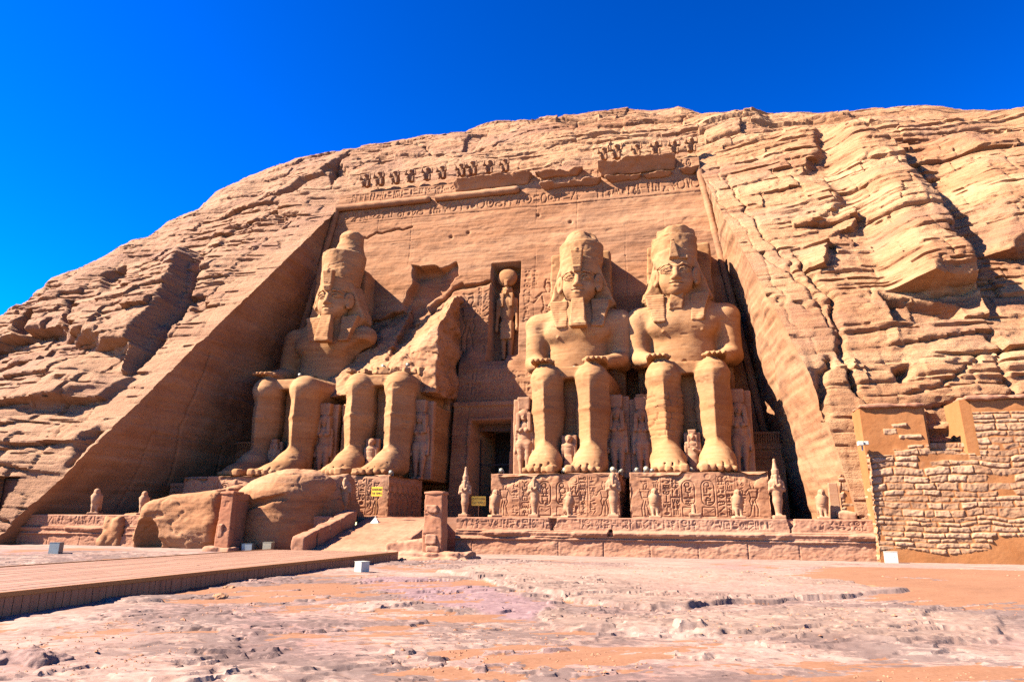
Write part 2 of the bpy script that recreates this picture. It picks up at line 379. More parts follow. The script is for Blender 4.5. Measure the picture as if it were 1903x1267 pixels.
# ------------------------------------------------------------------ carved relief (height rasters)
class Relief:
    def __init__(s, w, h, res): s.res = res; s.nx = int(w/res)+2; s.ny = int(h/res)+2; s.H = np.zeros((s.ny, s.nx), np.float32)
    def _win(s, x0, x1, y0, y1):
        i0 = max(0, int(x0/s.res)-1); i1 = min(s.nx, int(x1/s.res)+3); j0 = max(0, int(y0/s.res)-1); j1 = min(s.ny, int(y1/s.res)+3)
        if i1 <= i0 or j1 <= j0: return None
        return (slice(j0, j1), slice(i0, i1)), (np.arange(i0, i1)*s.res)[None, :].astype(np.float32), (np.arange(j0, j1)*s.res)[:, None].astype(np.float32)
    def _cut(s, w, d, wd, dep):
        if w is None: return
        v = -dep*np.clip((wd-d)/(s.res*1.2)+.5, 0, 1); s.H[w[0]] = np.minimum(s.H[w[0]], v)
    def line(s, pts, wd=.04, dep=.05):
        a = np.array(pts); w = s._win(a[:, 0].min()-wd, a[:, 0].max()+wd, a[:, 1].min()-wd, a[:, 1].max()+wd)
        if w is None: return
        X, Y = np.broadcast_arrays(w[1], w[2]); s._cut(w, line_d(X, Y, pts), wd*.5, dep)
    def oval(s, x, y, rx, ry, wd=.04, dep=.05, fill=False):
        w = s._win(x-rx-wd, x+rx+wd, y-ry-wd, y+ry+wd)
        if w is None: return
        d = (np.sqrt(((w[1]-x)/rx)**2+((w[2]-y)/ry)**2)-1)*min(rx, ry); s._cut(w, d if fill else np.abs(d), 0 if fill else wd*.5, dep)
    def rbox(s, x0, x1, y0, y1, r=.1, wd=.04, dep=.05, fill=False):
        w = s._win(x0-wd, x1+wd, y0-wd, y1+wd)
        if w is None: return
        qx = np.abs(w[1]-(x0+x1)/2)-(x1-x0)/2+r; qy = np.abs(w[2]-(y0+y1)/2)-(y1-y0)/2+r
        d = np.sqrt(np.maximum(qx, 0)**2+np.maximum(qy, 0)**2)+np.minimum(np.maximum(qx, qy), 0)-r
        s._cut(w, d if fill else np.abs(d), 0 if fill else wd*.5, dep)
    def glyph(s, x, y, w, h, g, wd=.04, dep=.05):
        for st in GLY[g % len(GLY)]:
            if st[0] == 'o': s.oval(x+st[1]*w, y+st[2]*h, max(st[3]*w, .02), max(st[4]*h, .02), wd, dep)
            elif st[0] == 'd': s.oval(x+st[1]*w, y+st[2]*h, max(st[3]*w, .02), max(st[4]*h, .02), wd, dep, True)
            else: s.line([(x+p[0]*w, y+p[1]*h) for p in st[1]], wd, dep)
    def figure(s, x, y, h, side=1, wd=.05, dep=.06):   # outline of a striding king offering
        P = lambda *l: [(x+side*a*h, y+b*h) for a, b in l]
        for l in (P((-.10, 0), (-.12, .22), (-.05, .45), (-.1, .52), (-.12, .72), (-.16, .76), (-.13, .60), (-.10, .5)), P((-.02, 0), (-.03, .25), (0, .42), (.05, .25), (.09, .05), (.16, 0)),
                  P((.10, .44), (.06, .30), (.02, .28)), P((-.16, .76), (.10, .76), (.22, .66), (.30, .74)), P((.10, .76), (.16, .68), (.24, .58), (.32, .62)), P((.10, .7), (.06, .52), (.08, .45)), P((-.1, .52), (.06, .52)),
                  P((-.04, .77), (-.05, .84), (-.02, .92), (.04, .92), (.06, .86), (.03, .80), (.02, .77)), P((-.05, .9), (-.12, 1.0), (-.04, .97), (.04, .99), (.05, .92)), P((-.1, 0), (.0, 0))): s.line(l, wd, dep)
    def band(s, x0, x1, y0, y1, seed, wd=.05, dep=.06):
        r = random.Random(seed); x = x0; h = y1-y0
        while x < x1-.2*h:
            w = h*r.choice((.28, .4, .55, .7, .8))
            if r.random() < .3:
                s.glyph(x, y0+.04*h, w*.8, h*.42, r.randrange(99), wd, dep); s.glyph(x, y0+.55*h, w*.8, h*.42, r.randrange(99), wd, dep)
            else: s.glyph(x, y0+.06*h, w*.8, h*.88, r.randrange(99), wd, dep)
            x += w
    def column(s, x0, x1, y0, y1, seed, wd=.04, dep=.05):
        r = random.Random(seed); y = y1; w = x1-x0
        while y > y0+.15*w:
            h = w*r.choice((.3, .45, .6, .8)); h = min(h, y-y0)
            if h < .12*w: break
            if r.random() < .35:
                for q in (0, 1): s.glyph(x0+w*(.06+.48*q), y-h*.95, w*.4, h*.85, r.randrange(99), wd, dep)
            else: s.glyph(x0+w*.1, y-h*.95, w*.8, h*.85, r.randrange(99), wd, dep)
            y -= h
    def sample(s, x, y):
        u = np.clip(x/s.res, 0, s.nx-1.001); v = np.clip(y/s.res, 0, s.ny-1.001); i = u.astype(int); j = v.astype(int); u = u-i; v = v-j; H = s.H
        return (H[j, i]*(1-u)+H[j, i+1]*u)*(1-v)+(H[j+1, i]*(1-u)+H[j+1, i+1]*u)*v
L = lambda *p: ('l', list(p))
GLY = [[('o', .5, .5, .45, .45)], [('o', .5, .5, .45, .45), ('d', .5, .5, .15, .15)], [('d', .5, .5, .4, .4)],
       [L((0, .2), (.15, .6), (.3, .2), (.45, .6), (.6, .2), (.75, .6), (1, .2))], [L((0, .5), (.5, .8), (1, .5), (.5, .2), (0, .5))],
       [('d', .5, .75, .5, .2), L((0, .8), (1, .8))], [L((.2, 0), (.2, 1), (.55, .75), (.2, .45))], [L((.5, 0), (.5, 1))], [L((.2, 0), (.2, 1)), L((.5, 0), (.5, 1)), L((.8, 0), (.8, 1))],
       [L((.1, .9), (.1, .1), (.9, .1), (.9, .9))], [L((0, .5), (1, .5))], [L((0, .3), (1, .3)), L((0, .7), (1, .7))],
       [('o', .5, .75, .2, .22), L((.5, .5), (.5, 0)), L((.15, .45), (.85, .45))],
       [L((.05, .1), (.35, .15), (.7, .55), (.75, .9), (.95, .85)), L((.1, .1), (.3, .6), (.7, .85)), L((.45, .2), (.45, 0), (.6, 0)), L((.6, .4), (.6, 0), (.75, 0))],
       [L((.1, 0), (.9, 0)), L((.2, .05), (.25, .45), (.45, .6), (.8, .45), (.85, .05)), ('d', .4, .8, .16, .16)],
       [L((.1, .05), (.5, .1), (.7, .4), (.45, .6), (.55, .95), (.75, .9))], [L((.1, .1), (.9, .9)), ('d', .8, .8, .14, .14)], [L((.1, .1), (.9, .1), (.9, .9), (.1, .9), (.1, .1)), L((.5, .1), (.5, .5))],
       [L((.05, .2), (.95, .2)), L((.3, .2), (.3, .9)), L((.7, .2), (.7, .9)), L((.05, .9), (.95, .9))], [L((.1, .9), (.5, .05), (.9, .9))], [('o', .5, .5, .5, .22)],
       [L((.3, 0), (.3, .9), (.7, .9)), L((.05, .5), (.6, .5))], [L((.5, 0), (.5, .6)), L((.1, .95), (.5, .6), (.9, .95))]]

# ================================================================== GROUND
def seg_rng(seed): return np.random.default_rng(seed)
def gz_base(x, y):                          # broad lie of the land
    z = .16*sstep(-3, -8, x)*sstep(-16, -11, y)+.05*vn(x/7, y/5, 0, 2)*sstep(-9, -13, y)
    return z - .06*sstep(-24, -32, y)
def build_ground():
    xs = np.concatenate([np.linspace(-900, -34, 30)[:-1], np.arange(-34, -12, .09), np.arange(-12, -2, .05), np.arange(-2, 24, .03), np.arange(24, 30, .05), np.arange(30, 36, .09), np.linspace(36, 900, 30)[1:]])
    d = [5.0]
    while d[-1] < 37.5: d.append(d[-1]+max(.025, d[-1]*.0030))
    ys = np.concatenate([np.linspace(-900, -39.2, 30), -43.184+np.array(d), np.linspace(-4, 60, 12)])
    ys = np.unique(ys); X, Y = np.meshgrid(xs, ys)
    x, y = X.ravel().astype(np.float32), Y.ravel().astype(np.float32)
    wx, wy = x+.5*fbm(x/1.7, y/1.7, 0, 4, 5), y+.45*fbm(x/1.4, y/1.4, 4, 4, 6)
    base = gz_base(x, y); near = sstep(-12.0, -14.5, y)
    rough = sstep(-.3, .3, vn(x/5, y/3.5, 1, 8)+.35*sstep(-20, -30, y))
    r = .055*fbm(wx/4.2, wy/2.4, 0, 4, 11)
    u, v = .87*x+.5*y, -.5*x+.87*y
    led = 0
    for sx_, sy_, th_, h_, sd_ in ((3.2, 1.3, .05, .050, 13), (2.2, .8, .22, .030, 15), (1.5, .5, .15, .013, 17), (.9, .3, .2, .010, 19)):   # thin broken plates of rock
        ff = fbm(u/sx_, v/sy_, sd_, 5, sd_, .55); led = led+h_*sstep(th_, th_+.014, ff)*(.9+.1*vn(u/.8, v/.5, sd_, 3))
    r = r+led*(.45+.55*rough)
    def px_poly(pts): return [tuple(at(a, b, 'z', 0)[:2]) for a, b in pts]
    slab = px_poly([(820, 1062), (900, 1085), (960, 1098), (1010, 1112), (1110, 1122), (1180, 1132), (1260, 1134), (1330, 1125), (1420, 1122), (1480, 1116), (1600, 1112), (1680, 1104), (1560, 1085), (1300, 1060), (1000, 1050)])
    sd = poly_sd(wx*.6+x*.4, wy*.6+y*.4, slab); r += .15*sstep(-.01, .06, sd)*(.7+.3*vn(x/1.5, y, 0, 14))
    sd2 = poly_sd(wx*.7+x*.3, wy*.7+y*.3, px_poly([(980, 1135), (1300, 1150), (1500, 1138), (1903, 1150), (1903, 1185), (1500, 1195), (1250, 1180), (1000, 1165)])); r += .05*sstep(-.01, .05, sd2)
    low = px_poly([(1500, 1056), (1903, 1048), (2200, 1100), (1903, 1128), (1700, 1124), (1560, 1090)])
    sandy = sstep(-1.2, .8, poly_sd(wx, wy, low))*(1-sstep(-.1, .05, sd))
    isl = px_poly([(1255, 1172), (1310, 1170), (1318, 1178), (1270, 1180)]); r += .1*sstep(-.02, .06, poly_sd(wx*.3+x*.7, wy*.3+y*.7, isl))
    amp = .4+.6*rough
    r += amp*(-.014*np.abs(fbm(u/.5, v/.22, 5, 4, 23))+.006+.004*fbm(u/.22, v/.12, 3, 3, 24)-.008*np.abs(fbm(u/.13, v/.08, 7, 3, 26)))-amp*.035*sstep(.5, .62, fbm(u/.34, v/.16, 3, 3, 33))
    crack = sstep(.03, .0, np.abs(fbm(wx/1.9, wy/1.1, 9, 3, 27)))*sstep(-.2, .25, vn(x/2.2, y/1.6, 3, 28)); r -= .05*crack
    lev = -.005+.032*vn(x/5, y/3, 2, 44)+.026*fbm(u/1.4, v/.3, 3, 4, 45)+.085*sandy
    for a, b, w_, s_ in ((620, 1105, 2.2, .04), (150, 1215, 1.2, .03), (780, 1190, 2.5, .03), (1150, 1225, 2.2, .04), (900, 1230, 1.5, .03), (960, 1105, 2.0, .05)):
        c = at(a, b, 'z', 0); lev += s_*np.exp(-(((x-c[0])/w_)**2+((y-c[1])/(w_*.55))**2))
    mv = sstep(-.1, .25, poly_sd(wx, wy, px_poly([(690, 1075), (800, 1075), (960, 1105), (1020, 1125), (960, 1145), (860, 1140), (700, 1100)]))); tint = np.clip(np.maximum(.7*sstep(-.2, .3, sd), .75*sstep(-.2, .3, sd2))+.3*sstep(-22, -14, y)*sstep(4, 10, x)-mv, -1, 1)
    sand = sstep(-.002, .006, lev-r)*sstep(-11.0, -13, y); crack *= (1-sand)
    z = base+near*np.where(lev > r, lev+.25*np.minimum(0, r-lev)*0, r)+(1-near)*(.02*fbm(x/1.1, y/.8, 2, 4, 46))
    far = np.maximum(np.abs(x)-36, 0)+np.maximum(-40-y, 0); z = np.where(far > 0, gz_base(x, y)*0-.1, z)
    z = np.where(y > -5, np.minimum(z, 0.0), z)
    m, t, b = nodes('bare_rock_and_sand'); pos = nd(t, 'ShaderNodeNewGeometry').outputs['Position']
    at_ = nd(t, 'ShaderNodeAttribute', attribute_name='sand').outputs['Fac']; ar = nd(t, 'ShaderNodeAttribute', attribute_name='rough').outputs['Fac']
    n1 = noise(t, pos, (1, 1.6, 1), .55, 9, .65, .6); n2 = noise(t, pos, (.8, 1.6, 1), 4.0, 12, .68, .4); n3 = noise(t, pos, (1, 1, 1), .16, 6, .55, .8); n4 = noise(t, pos, (1, 1.3, 1), 18, 8, .65)
    c = ramp(t, mth(t, 'ADD', mth(t, 'MULTIPLY', n1, .5), mth(t, 'MULTIPLY', n2, .5)), [(.36, (.100, .055, .040)), (.44, (.172, .101, .075)), (.52, (.212, .134, .102)), (.60, (.235, .160, .124))])
    c = mixc(t, ramp(t, n3, [(.50, (0, 0, 0)), (.64, (.6, .6, .6))]), c, (0.158, 0.084, 0.074))
    n5 = noise(t, pos, (.6, 1.6, 1), 3.6, 12, .74, .6); n6 = noise(t, pos, (1, 1.4, 1), .33, 5, .6, .5)
    dk = mth(t, 'MULTIPLY', ramp(t, mth(t, 'ADD', mth(t, 'MULTIPLY', n5, .62), mth(t, 'MULTIPLY', n6, .5)), [(.52, (0, 0, 0)), (.57, (1, 1, 1))]), ar)
    c = mixc(t, mth(t, 'MULTIPLY', dk, .72), c, (0.078, 0.050, 0.043))
    tn = nd(t, 'ShaderNodeAttribute', attribute_name='tint').outputs['Fac']; c = mixc(t, mth(t, 'MAXIMUM', mth(t, 'MULTIPLY', tn, .62), 0), c, ramp(t, n2, [(.35, (0.165, 0.099, 0.067)), (.65, (0.212, 0.137, 0.098))])); c = mixc(t, mth(t, 'MAXIMUM', mth(t, 'MULTIPLY', tn, -.7), 0), c, ramp(t, n2, [(.3, (0.122, 0.066, 0.068)), (.7, (0.189, 0.112, 0.112))]))
    ck = nd(t, 'ShaderNodeAttribute', attribute_name='crack').outputs['Fac']; c = mixc(t, mth(t, 'MULTIPLY', ck, .75), c, (0.061, 0.029, 0.018))
    sn = ramp(t, mth(t, 'ADD', at_, mth(t, 'MULTIPLY', mth(t, 'SUBTRACT', n2, .5), .8)), [(.42, (0, 0, 0)), (.62, (1, 1, 1))])
    c = mixc(t, mth(t, 'MULTIPLY', sn, .9), c, ramp(t, n4, [(.35, (0.150, 0.064, 0.030)), (.65, (0.195, 0.088, 0.045))]))
    t.links.new(c, b.inputs['Base Color']); b.inputs['Roughness'].default_value = .95; b.inputs['Specular IOR Level'].default_value = .12
    bp = nd(t, 'ShaderNodeBump'); bp.inputs['Distance'].default_value = .022
    t.links.new(mth(t, 'SUBTRACT', 1.0, mth(t, 'MULTIPLY', sn, .75)), bp.inputs['Strength'])
    t.links.new(mth(t, 'ADD', mth(t, 'MULTIPLY', n2, .6), mth(t, 'MULTIPLY', n4, .14)), bp.inputs['Height']); t.links.new(bp.outputs[0], b.inputs['Normal'])
    o = mesh_np('ground', np.stack([x, y, z], -1), grid_faces(len(ys), len(xs)), m, attr={'tint': tint, 'sand': sand, 'rough': rough*near, 'crack': crack})
    o.data.set_sharp_from_angle(angle=R(38)); tag(o, kind='structure')
build_ground()

# ================================================================== CLIFF
KX = [-110, -80, -62, -50, -42, -35, -28, -22, -15, -8, 0, 8, 16, 24, 32, 40, 52, 70]
KZ = [18.8, 12.4, 10.5, 10.8, 23.5, 34.8, 37.0, 38.3, 39.3, 40.0, 38.3, 39.2, 37.9, 31.2, 30.4, 30.5, 27.6, 27.5]
TH0 = math.atan2(1, .79); L2 = 32.0
_u = np.linspace(0, 1, 400); _th = TH0*(1-_u)
_cy_ = np.concatenate([[0], np.cumsum(np.cos((_th[1:]+_th[:-1])/2)*L2/399)]); _cz_ = np.concatenate([[0], np.cumsum(np.sin((_th[1:]+_th[:-1])/2)*L2/399)])
def cliff_base(x, a):                       # a: metres walked up the slope
    z1 = np.interp(x, KX, KZ); a1 = z1/math.sin(TH0); o = np.clip((a-a1)/L2, 0, 1)
    y = np.minimum(a, a1)*math.cos(TH0)+np.interp(o, _u, _cy_)-13+.004*np.maximum(-x-24, 0)**1.9+.004*np.maximum(x-30, 0)**1.9
    z = np.minimum(a, a1)*math.sin(TH0)+np.interp(o, _u, _cz_)
    th = TH0*(1-o)
    dr = sstep(19.5, 21, x); ft = (-7.0+.12*z)*dr+(y-6)*(1-dr); hk = np.maximum(2.2-np.abs(y-ft), 0); y = np.where(x > 18.5, np.maximum(y, ft)+hk*hk/8.8*dr, y)   # dressed foot behind the brick wall
    y = np.where(x < -19, np.maximum(y, -10.4+.35*z), y)
    return np.stack([x, y, z], -1), np.stack([0*x, -np.sin(th), np.cos(th)], -1)
_g = seg_rng(7); LAY = np.cumsum(np.concatenate([[-6.0], _g.uniform(.5, 1.7, 70)])); LAY2 = np.cumsum(np.concatenate([[-6.0], seg_rng(8).choice((.25, .4, .6, .9, 1.3, 1.9), 200)*seg_rng(9).uniform(.8, 1.2, 200)])); LW = _g.uniform(2.2, 5.5, 80); LP = _g.uniform(0, 9, 80); LO = _g.uniform(-1, 1, 80)
def cpoly(pts): return [(lambda p: (float(p[0]), float(p[2])*1.27))(on_cliff(*p)) for p in pts]
FEAT = [  # outline on the photo, height, edge width, raggedness
 ([(1505, 250), (1600, 262), (1660, 290), (1690, 330), (1745, 400), (1790, 470), (1835, 560), (1840, 590), (1800, 583), (1790, 556), (1700, 552), (1650, 550), (1630, 520), (1605, 450), (1580, 400), (1530, 330)], 1.7, .55, .18),
 ([(1460, 270), (1600, 262), (1690, 330), (1790, 470), (1840, 590), (1650, 548), (1560, 470), (1500, 380)], 1.1, 3.2, .3),
 ([(1797, 525), (1835, 555), (1844, 594), (1800, 583)], .9, .35, .1),
 ([(1600, 440), (1700, 440), (1770, 470), (1828, 552), (1800, 562), (1790, 552), (1650, 546)], 1.0, .4, .12),
 ([(1700, 265), (1903, 255), (2150, 300), (2150, 480), (1903, 462), (1830, 472), (1797, 458), (1768, 405), (1740, 340)], 1.5, .6, .3),
 ([(1760, 260), (2150, 250), (2150, 450), (1903, 440), (1850, 430)], 1.0, 4, .4),
 ([(1690, 318), (1712, 335), (1752, 385), (1768, 420), (1765, 442), (1735, 400)], -1.6, .4, .1),
 ([(1380, 275), (1440, 236), (1520, 250), (1535, 300), (1480, 342), (1430, 345), (1392, 312)], .9, .9, .3),
 ([(1425, 345), (1490, 340), (1540, 350), (1575, 395), (1530, 420), (1490, 440), (1450, 420)], .7, .8, .3),
 ([(1478, 468), (1518, 440), (1545, 465), (1522, 516), (1480, 492)], 1.3, .5, .15),
 ([(1530, 400), (1580, 392), (1600, 420), (1560, 440), (1528, 448)], .8, .4, .15),
 ([(1636, 556), (1790, 562), (1796, 592), (1700, 585), (1650, 588)], -1.1, .35, .15),
 ([(1655, 672), (1698, 664), (1712, 688), (1680, 700)], -1.0, .4, .15),
 ([(1725, 785), (1812, 782), (1812, 800), (1725, 803)], -.4, .3, .15),
 ([(1545, 640), (1600, 655), (1600, 690), (1545, 680)], .3, .3, .15),
 ([(1620, 560), (1660, 560), (1690, 640), (1640, 660), (1600, 620)], .6, .9, .3),
 ([(0, 600), (60, 560), (160, 490), (240, 466), (300, 458), (366, 458), (372, 476), (332, 560), (292, 612), (242, 692), (222, 690), (212, 668), (150, 645), (80, 625), (0, 645), (-200, 700), (-200, 640)], 1.9, .6, .3),
 ([(374, 474), (398, 468), (350, 560), (302, 640), (246, 694), (242, 682), (335, 560)], -.8, .5, .1),
 ([(30, 612), (70, 592), (76, 626), (36, 632)], -1.3, .4, .2), ([(132, 572), (152, 560), (164, 622), (142, 628)], -1.2, .4, .2), ([(195, 520), (245, 500), (250, 560), (200, 560)], -.8, .5, .2),
 ([(0, 660), (60, 650), (180, 670), (260, 700), (180, 745), (60, 760), (-100, 750)], .7, .5, .3),
 ([(100, 700), (200, 690), (215, 720), (130, 735)], .35, .3, .2),
 ([(0, 770), (90, 775), (200, 780), (150, 830), (0, 830), (-200, 830), (-200, 770)], .5, .4, .3),
 ([(490, 378), (560, 350), (615, 336), (640, 302), (560, 318), (470, 360)], .5, .35, .2), ([(400, 440), (450, 415), (530, 398), (540, 420), (440, 470)], -.3, .3, .2),
 ([(342, 548), (380, 540), (385, 570), (350, 582)], -.6, .3, .15), ([(330, 640), (390, 628), (400, 650), (350, 665)], .4, .3, .2),
 ([(860, 285), (868, 250), (905, 238), (900, 262), (880, 285)], -.35, .3, .1), ([(600, 330), (640, 312), (650, 330), (620, 350)], -.6, .3, .15),
 ([(1000, 225), (1120, 205), (1120, 222), (1010, 240)], .5, .3, .2), ([(1320, 204), (1590, 205), (1600, 222), (1480, 222), (1350, 215)], .3, .5, .2),
]
FEAT = [(cpoly(p), a, w, j) for p, a, w, j in FEAT]
RIB = [cpoly(p) for p in ([(1480, 260), (1600, 262), (1690, 330), (1790, 470), (1840, 590), (1650, 548), (1560, 470), (1490, 380)], [(1700, 265), (1903, 255), (2150, 300), (2150, 480), (1903, 462), (1797, 458), (1740, 340)], [(1440, 480), (1560, 560), (1680, 600), (1860, 620), (1900, 740), (1700, 740), (1580, 760), (1500, 620)])]
CRK = [([(1478, 478), (1540, 560), (1592, 700), (1640, 762)], .5, .14), ([(1545, 655), (1524, 700), (1532, 765)], .6, .2), ([(440, 432), (500, 400), (560, 398)], .45, .16), ([(490, 380), (560, 352), (616, 336), (642, 300)], .6, .2),
       ([(500, 440), (420, 520), (300, 640)], .15, .1), ([(182, 800), (150, 830), (118, 862)], .7, .22), ([(1310, 330), (1420, 480), (1480, 600)], .1, .06), ([(1345, 330), (1455, 480), (1545, 600), (1600, 720)], .25, .1), ([(860, 330), (700, 330), (560, 410)], .0, .1),
       ([(1400, 470), (1470, 500)], .25, .1), ([(1420, 545), (1500, 575), (1540, 570)], .3, .14), ([(560, 410), (460, 425)], .3, .12), ([(1850, 620), (1903, 720)], .4, .15), ([(1700, 720), (1790, 700), (1830, 640)], .3, .1),
       ([(700, 268), (770, 275), (840, 300), (960, 262), (1060, 240)], .35, .12), ([(960, 290), (1080, 262), (1160, 240)], .35, .12), ([(1180, 250), (1290, 232), (1380, 240)], .35, .12), ([(660, 320), (700, 300), (790, 290)], .4, .14)]
CRK = [(cpoly(p), a, w) for p, a, w in CRK]
def cliff_disp(x, y, z):
    e = np.abs(x)-(22.3-.182*np.minimum(z, 31)); t = np.where(z > 31, np.maximum(sstep(32.2, 35.5, z), sstep(0, 6, e)), sstep(0.0, 6.5, e))
    wx = x+1.3*vn(x/5, y/5, z/5, 3)
    d = (.95*fbm(x/11, y/11, z/8, 3, 51))*t
    zz = z+.9*vn(x/10, y/10, z/10, 31)+.25*vn(x/2.5, y/2.5, z/2.5, 32)-.02*x
    k = np.clip(np.searchsorted(LAY, zz)-1, 0, 69); f0 = zz-LAY[k]; f1 = LAY[k+1]-zz; bd = np.minimum(f0, f1)
    off = vn(x/4.0+k*7.7, k*3.1, y/5.0, 61)*.22+LO[k]*.06
    ju = (wx+LP[k])/LW[k]; jj = np.floor(ju); jf = (ju-jj)*LW[k]; jb = np.minimum(jf, LW[k]-jf)
    off += _hash(jj.astype(np.int32).astype(np.uint32), k.astype(np.uint32), k.astype(np.uint32), 5)*.30
    grv = -.34*np.exp(-(bd/.085)**2)*(.35+.65*sstep(-.2, .5, vn(x/3, y/3, z/2, 71)))-.24*np.exp(-(jb/.07)**2)*sstep(.0, .5, vn(x/3.5, y/3.5, z/3.5, 72))
    blk = sstep(-.45, .25, vn(x/9, y/9, z/6, 81)); blk = .25+.75*blk
    side = np.where(x > 0, .85, .9)
    d += (off+grv)*blk*(.22+.78*t)*side
    d += (.09*fbm(x/1.5, y/1.5, z/.75, 4, 91)*side-.10*np.abs(fbm(x/.9, y/.9, z/.4, 4, 95))+.05)*(.3+.7*t)
    d += -.10*sstep(.35, .75, fbm(x/.8, y/.8, z/.45, 3, 97))*(.4+.6*t)
    px, pz = x+.35*fbm(x/1.2, y/1.2, z/1.2, 3, 101), z*1.27+.3*fbm(x/1.1, y/1.1, z/1.1, 3, 105)
    zl = z+.35*vn(x/7, y/7, z/7, 33)-.02*x; k2 = np.clip(np.searchsorted(LAY2, zl)-1, 0, 198); th = LAY2[k2+1]-LAY2[k2]; f2 = (zl-LAY2[k2])/th
    pm = sstep(-.22, -.05, vn(x/2.8+k2*5.3, k2*1.7, y/4, 35)+.35*vn(x/.7+k2*2.3, k2*3.7, y, 36)); lift = np.minimum(th, .9)
    rib = np.zeros(x.shape, np.float32)
    for p in RIB: rib = np.maximum(rib, sstep(-1.0, 1.5, poly_sd(x, z*1.27, p)))
    fa = f2*th; saw = np.exp(-fa/(.55*lift))*sstep(.0, .07, fa)
    d += (np.where(x > 0, .40, .19)*(1-.62*rib)*(1-.35*sstep(32, 34, z))*saw*pm*lift+.13*(1-.5*rib)*vn(x/2.3+k2*3.3, k2*2.9, y/3, 37))*(.22+.78*t)*(.45+.55*blk)
    crk = np.exp(-(np.minimum(fa, th-fa)/.06)**2)*sstep(.15, .4, vn(x/3.2+k2*1.3, k2*4.7, y/3, 38)); d -= .35*crk*(.3+.7*t)*(1-.4*rib)
    zq = (LAY2[k2]+.5*th)-(zl-z); pz = .6*pz+.4*(zq*1.27+.25*vn(x/2.2+k2*4.1, k2*3.7, 0, 39)); zf = .6*z+.4*zq
    for p, a, w, j in FEAT:
        xs = [q[0] for q in p]; zs = [q[1] for q in p]
        msk = (x > min(xs)-1.5) & (x < max(xs)+1.5) & (z*1.27 > min(zs)-1.5) & (z*1.27 < max(zs)+1.5); ii = np.nonzero(msk)[0]
        if len(ii):
            fx = x[ii]+(px[ii]-x[ii])*j*2.2; fz = zf[ii]*1.27+(pz[ii]-zf[ii]*1.27)*j*2.2
            d[ii] += a*(poly_soft(fx, fz, p, w) if a > 0 else sstep(-.02, w, poly_sd(fx, fz, p)))
    for p, a, w in CRK:
        xs = [q[0] for q in p]; msk = (x > min(xs)-1) & (x < max(xs)+1); ii = np.nonzero(msk)[0]
        if len(ii): d[ii] -= a*np.exp(-(line_d(px[ii], pz[ii], p)/w)**2)
    # small chapel doorway at the dressed foot on the left
    return d
def cliff_pts(x, a):
    P, N = cliff_base(x.ravel(), a.ravel()); d = cliff_disp(P[:, 0].astype(np.float32), P[:, 1].astype(np.float32), P[:, 2].astype(np.float32))
    D_ = np.stack([N[:, 0], N[:, 1], N[:, 2]*(.3+.7*sstep(30, 36, P[:, 2]))], -1); D_ /= np.linalg.norm(D_, axis=1)[:, None]
    return (P+D_*d[:, None]).reshape(x.shape+(3,))
A_TOP = 31.0/math.sin(TH0)                 # slope length at the top of the opening
def build_cliff():
    a1 = np.concatenate([np.arange(0, A_TOP, .115), [A_TOP]]); a2 = np.concatenate([np.arange(A_TOP, A_TOP+24, .105), A_TOP+24+np.cumsum(np.linspace(.15, 1.2, 40))])
    V = []; F = []; n = 0
    def add(x, a, flip=False):
        nonlocal n
        P = cliff_pts(x, a); V.append(P.reshape(-1, 3)); F.append(grid_faces(x.shape[0], x.shape[1], n, flip)); n += x.size
    A = np.concatenate([a1, a2[1:]]); zz = np.minimum(A, A_TOP)*math.sin(TH0); E_ = x_edge(zz)
    wl = np.concatenate([np.arange(0, 24, .115), 24+np.cumsum(np.linspace(.14, .7, 110))]); u = wl[None, :]
    EL_ = x_edge_left(zz); add(-(EL_[:, None]+u), np.repeat(A[:, None], len(wl), 1), flip=True)
    wr = np.concatenate([np.arange(0, 20, .09), 20+np.cumsum(np.linspace(.1, .9, 50))]); u = wr[None, :]
    add(E_[:, None]+u, np.repeat(A[:, None], len(wr), 1))
    E0 = x_edge(31.0); xt = np.linspace(-E0, E0, 330); add(np.repeat(xt[None, :], len(a2), 0), np.repeat(a2[:, None], len(xt), 1))
    V = np.concatenate(V)
    # doorway of the little chapel in the dressed foot
    p0 = at(20, 885, 'y', -9.7); m = (V[:, 0] < p0[0]) & (V[:, 0] > p0[0]-1.7) & (V[:, 2] < p0[2]) & (V[:, 2] > 1.75) & (V[:, 1] < -7.5)
    V[m, 1] += 1.6
    o = mesh_np('cliff', V, F, M_CLIFF); o.data.set_sharp_from_angle(angle=R(48)); tag(o, kind='structure')
build_cliff()

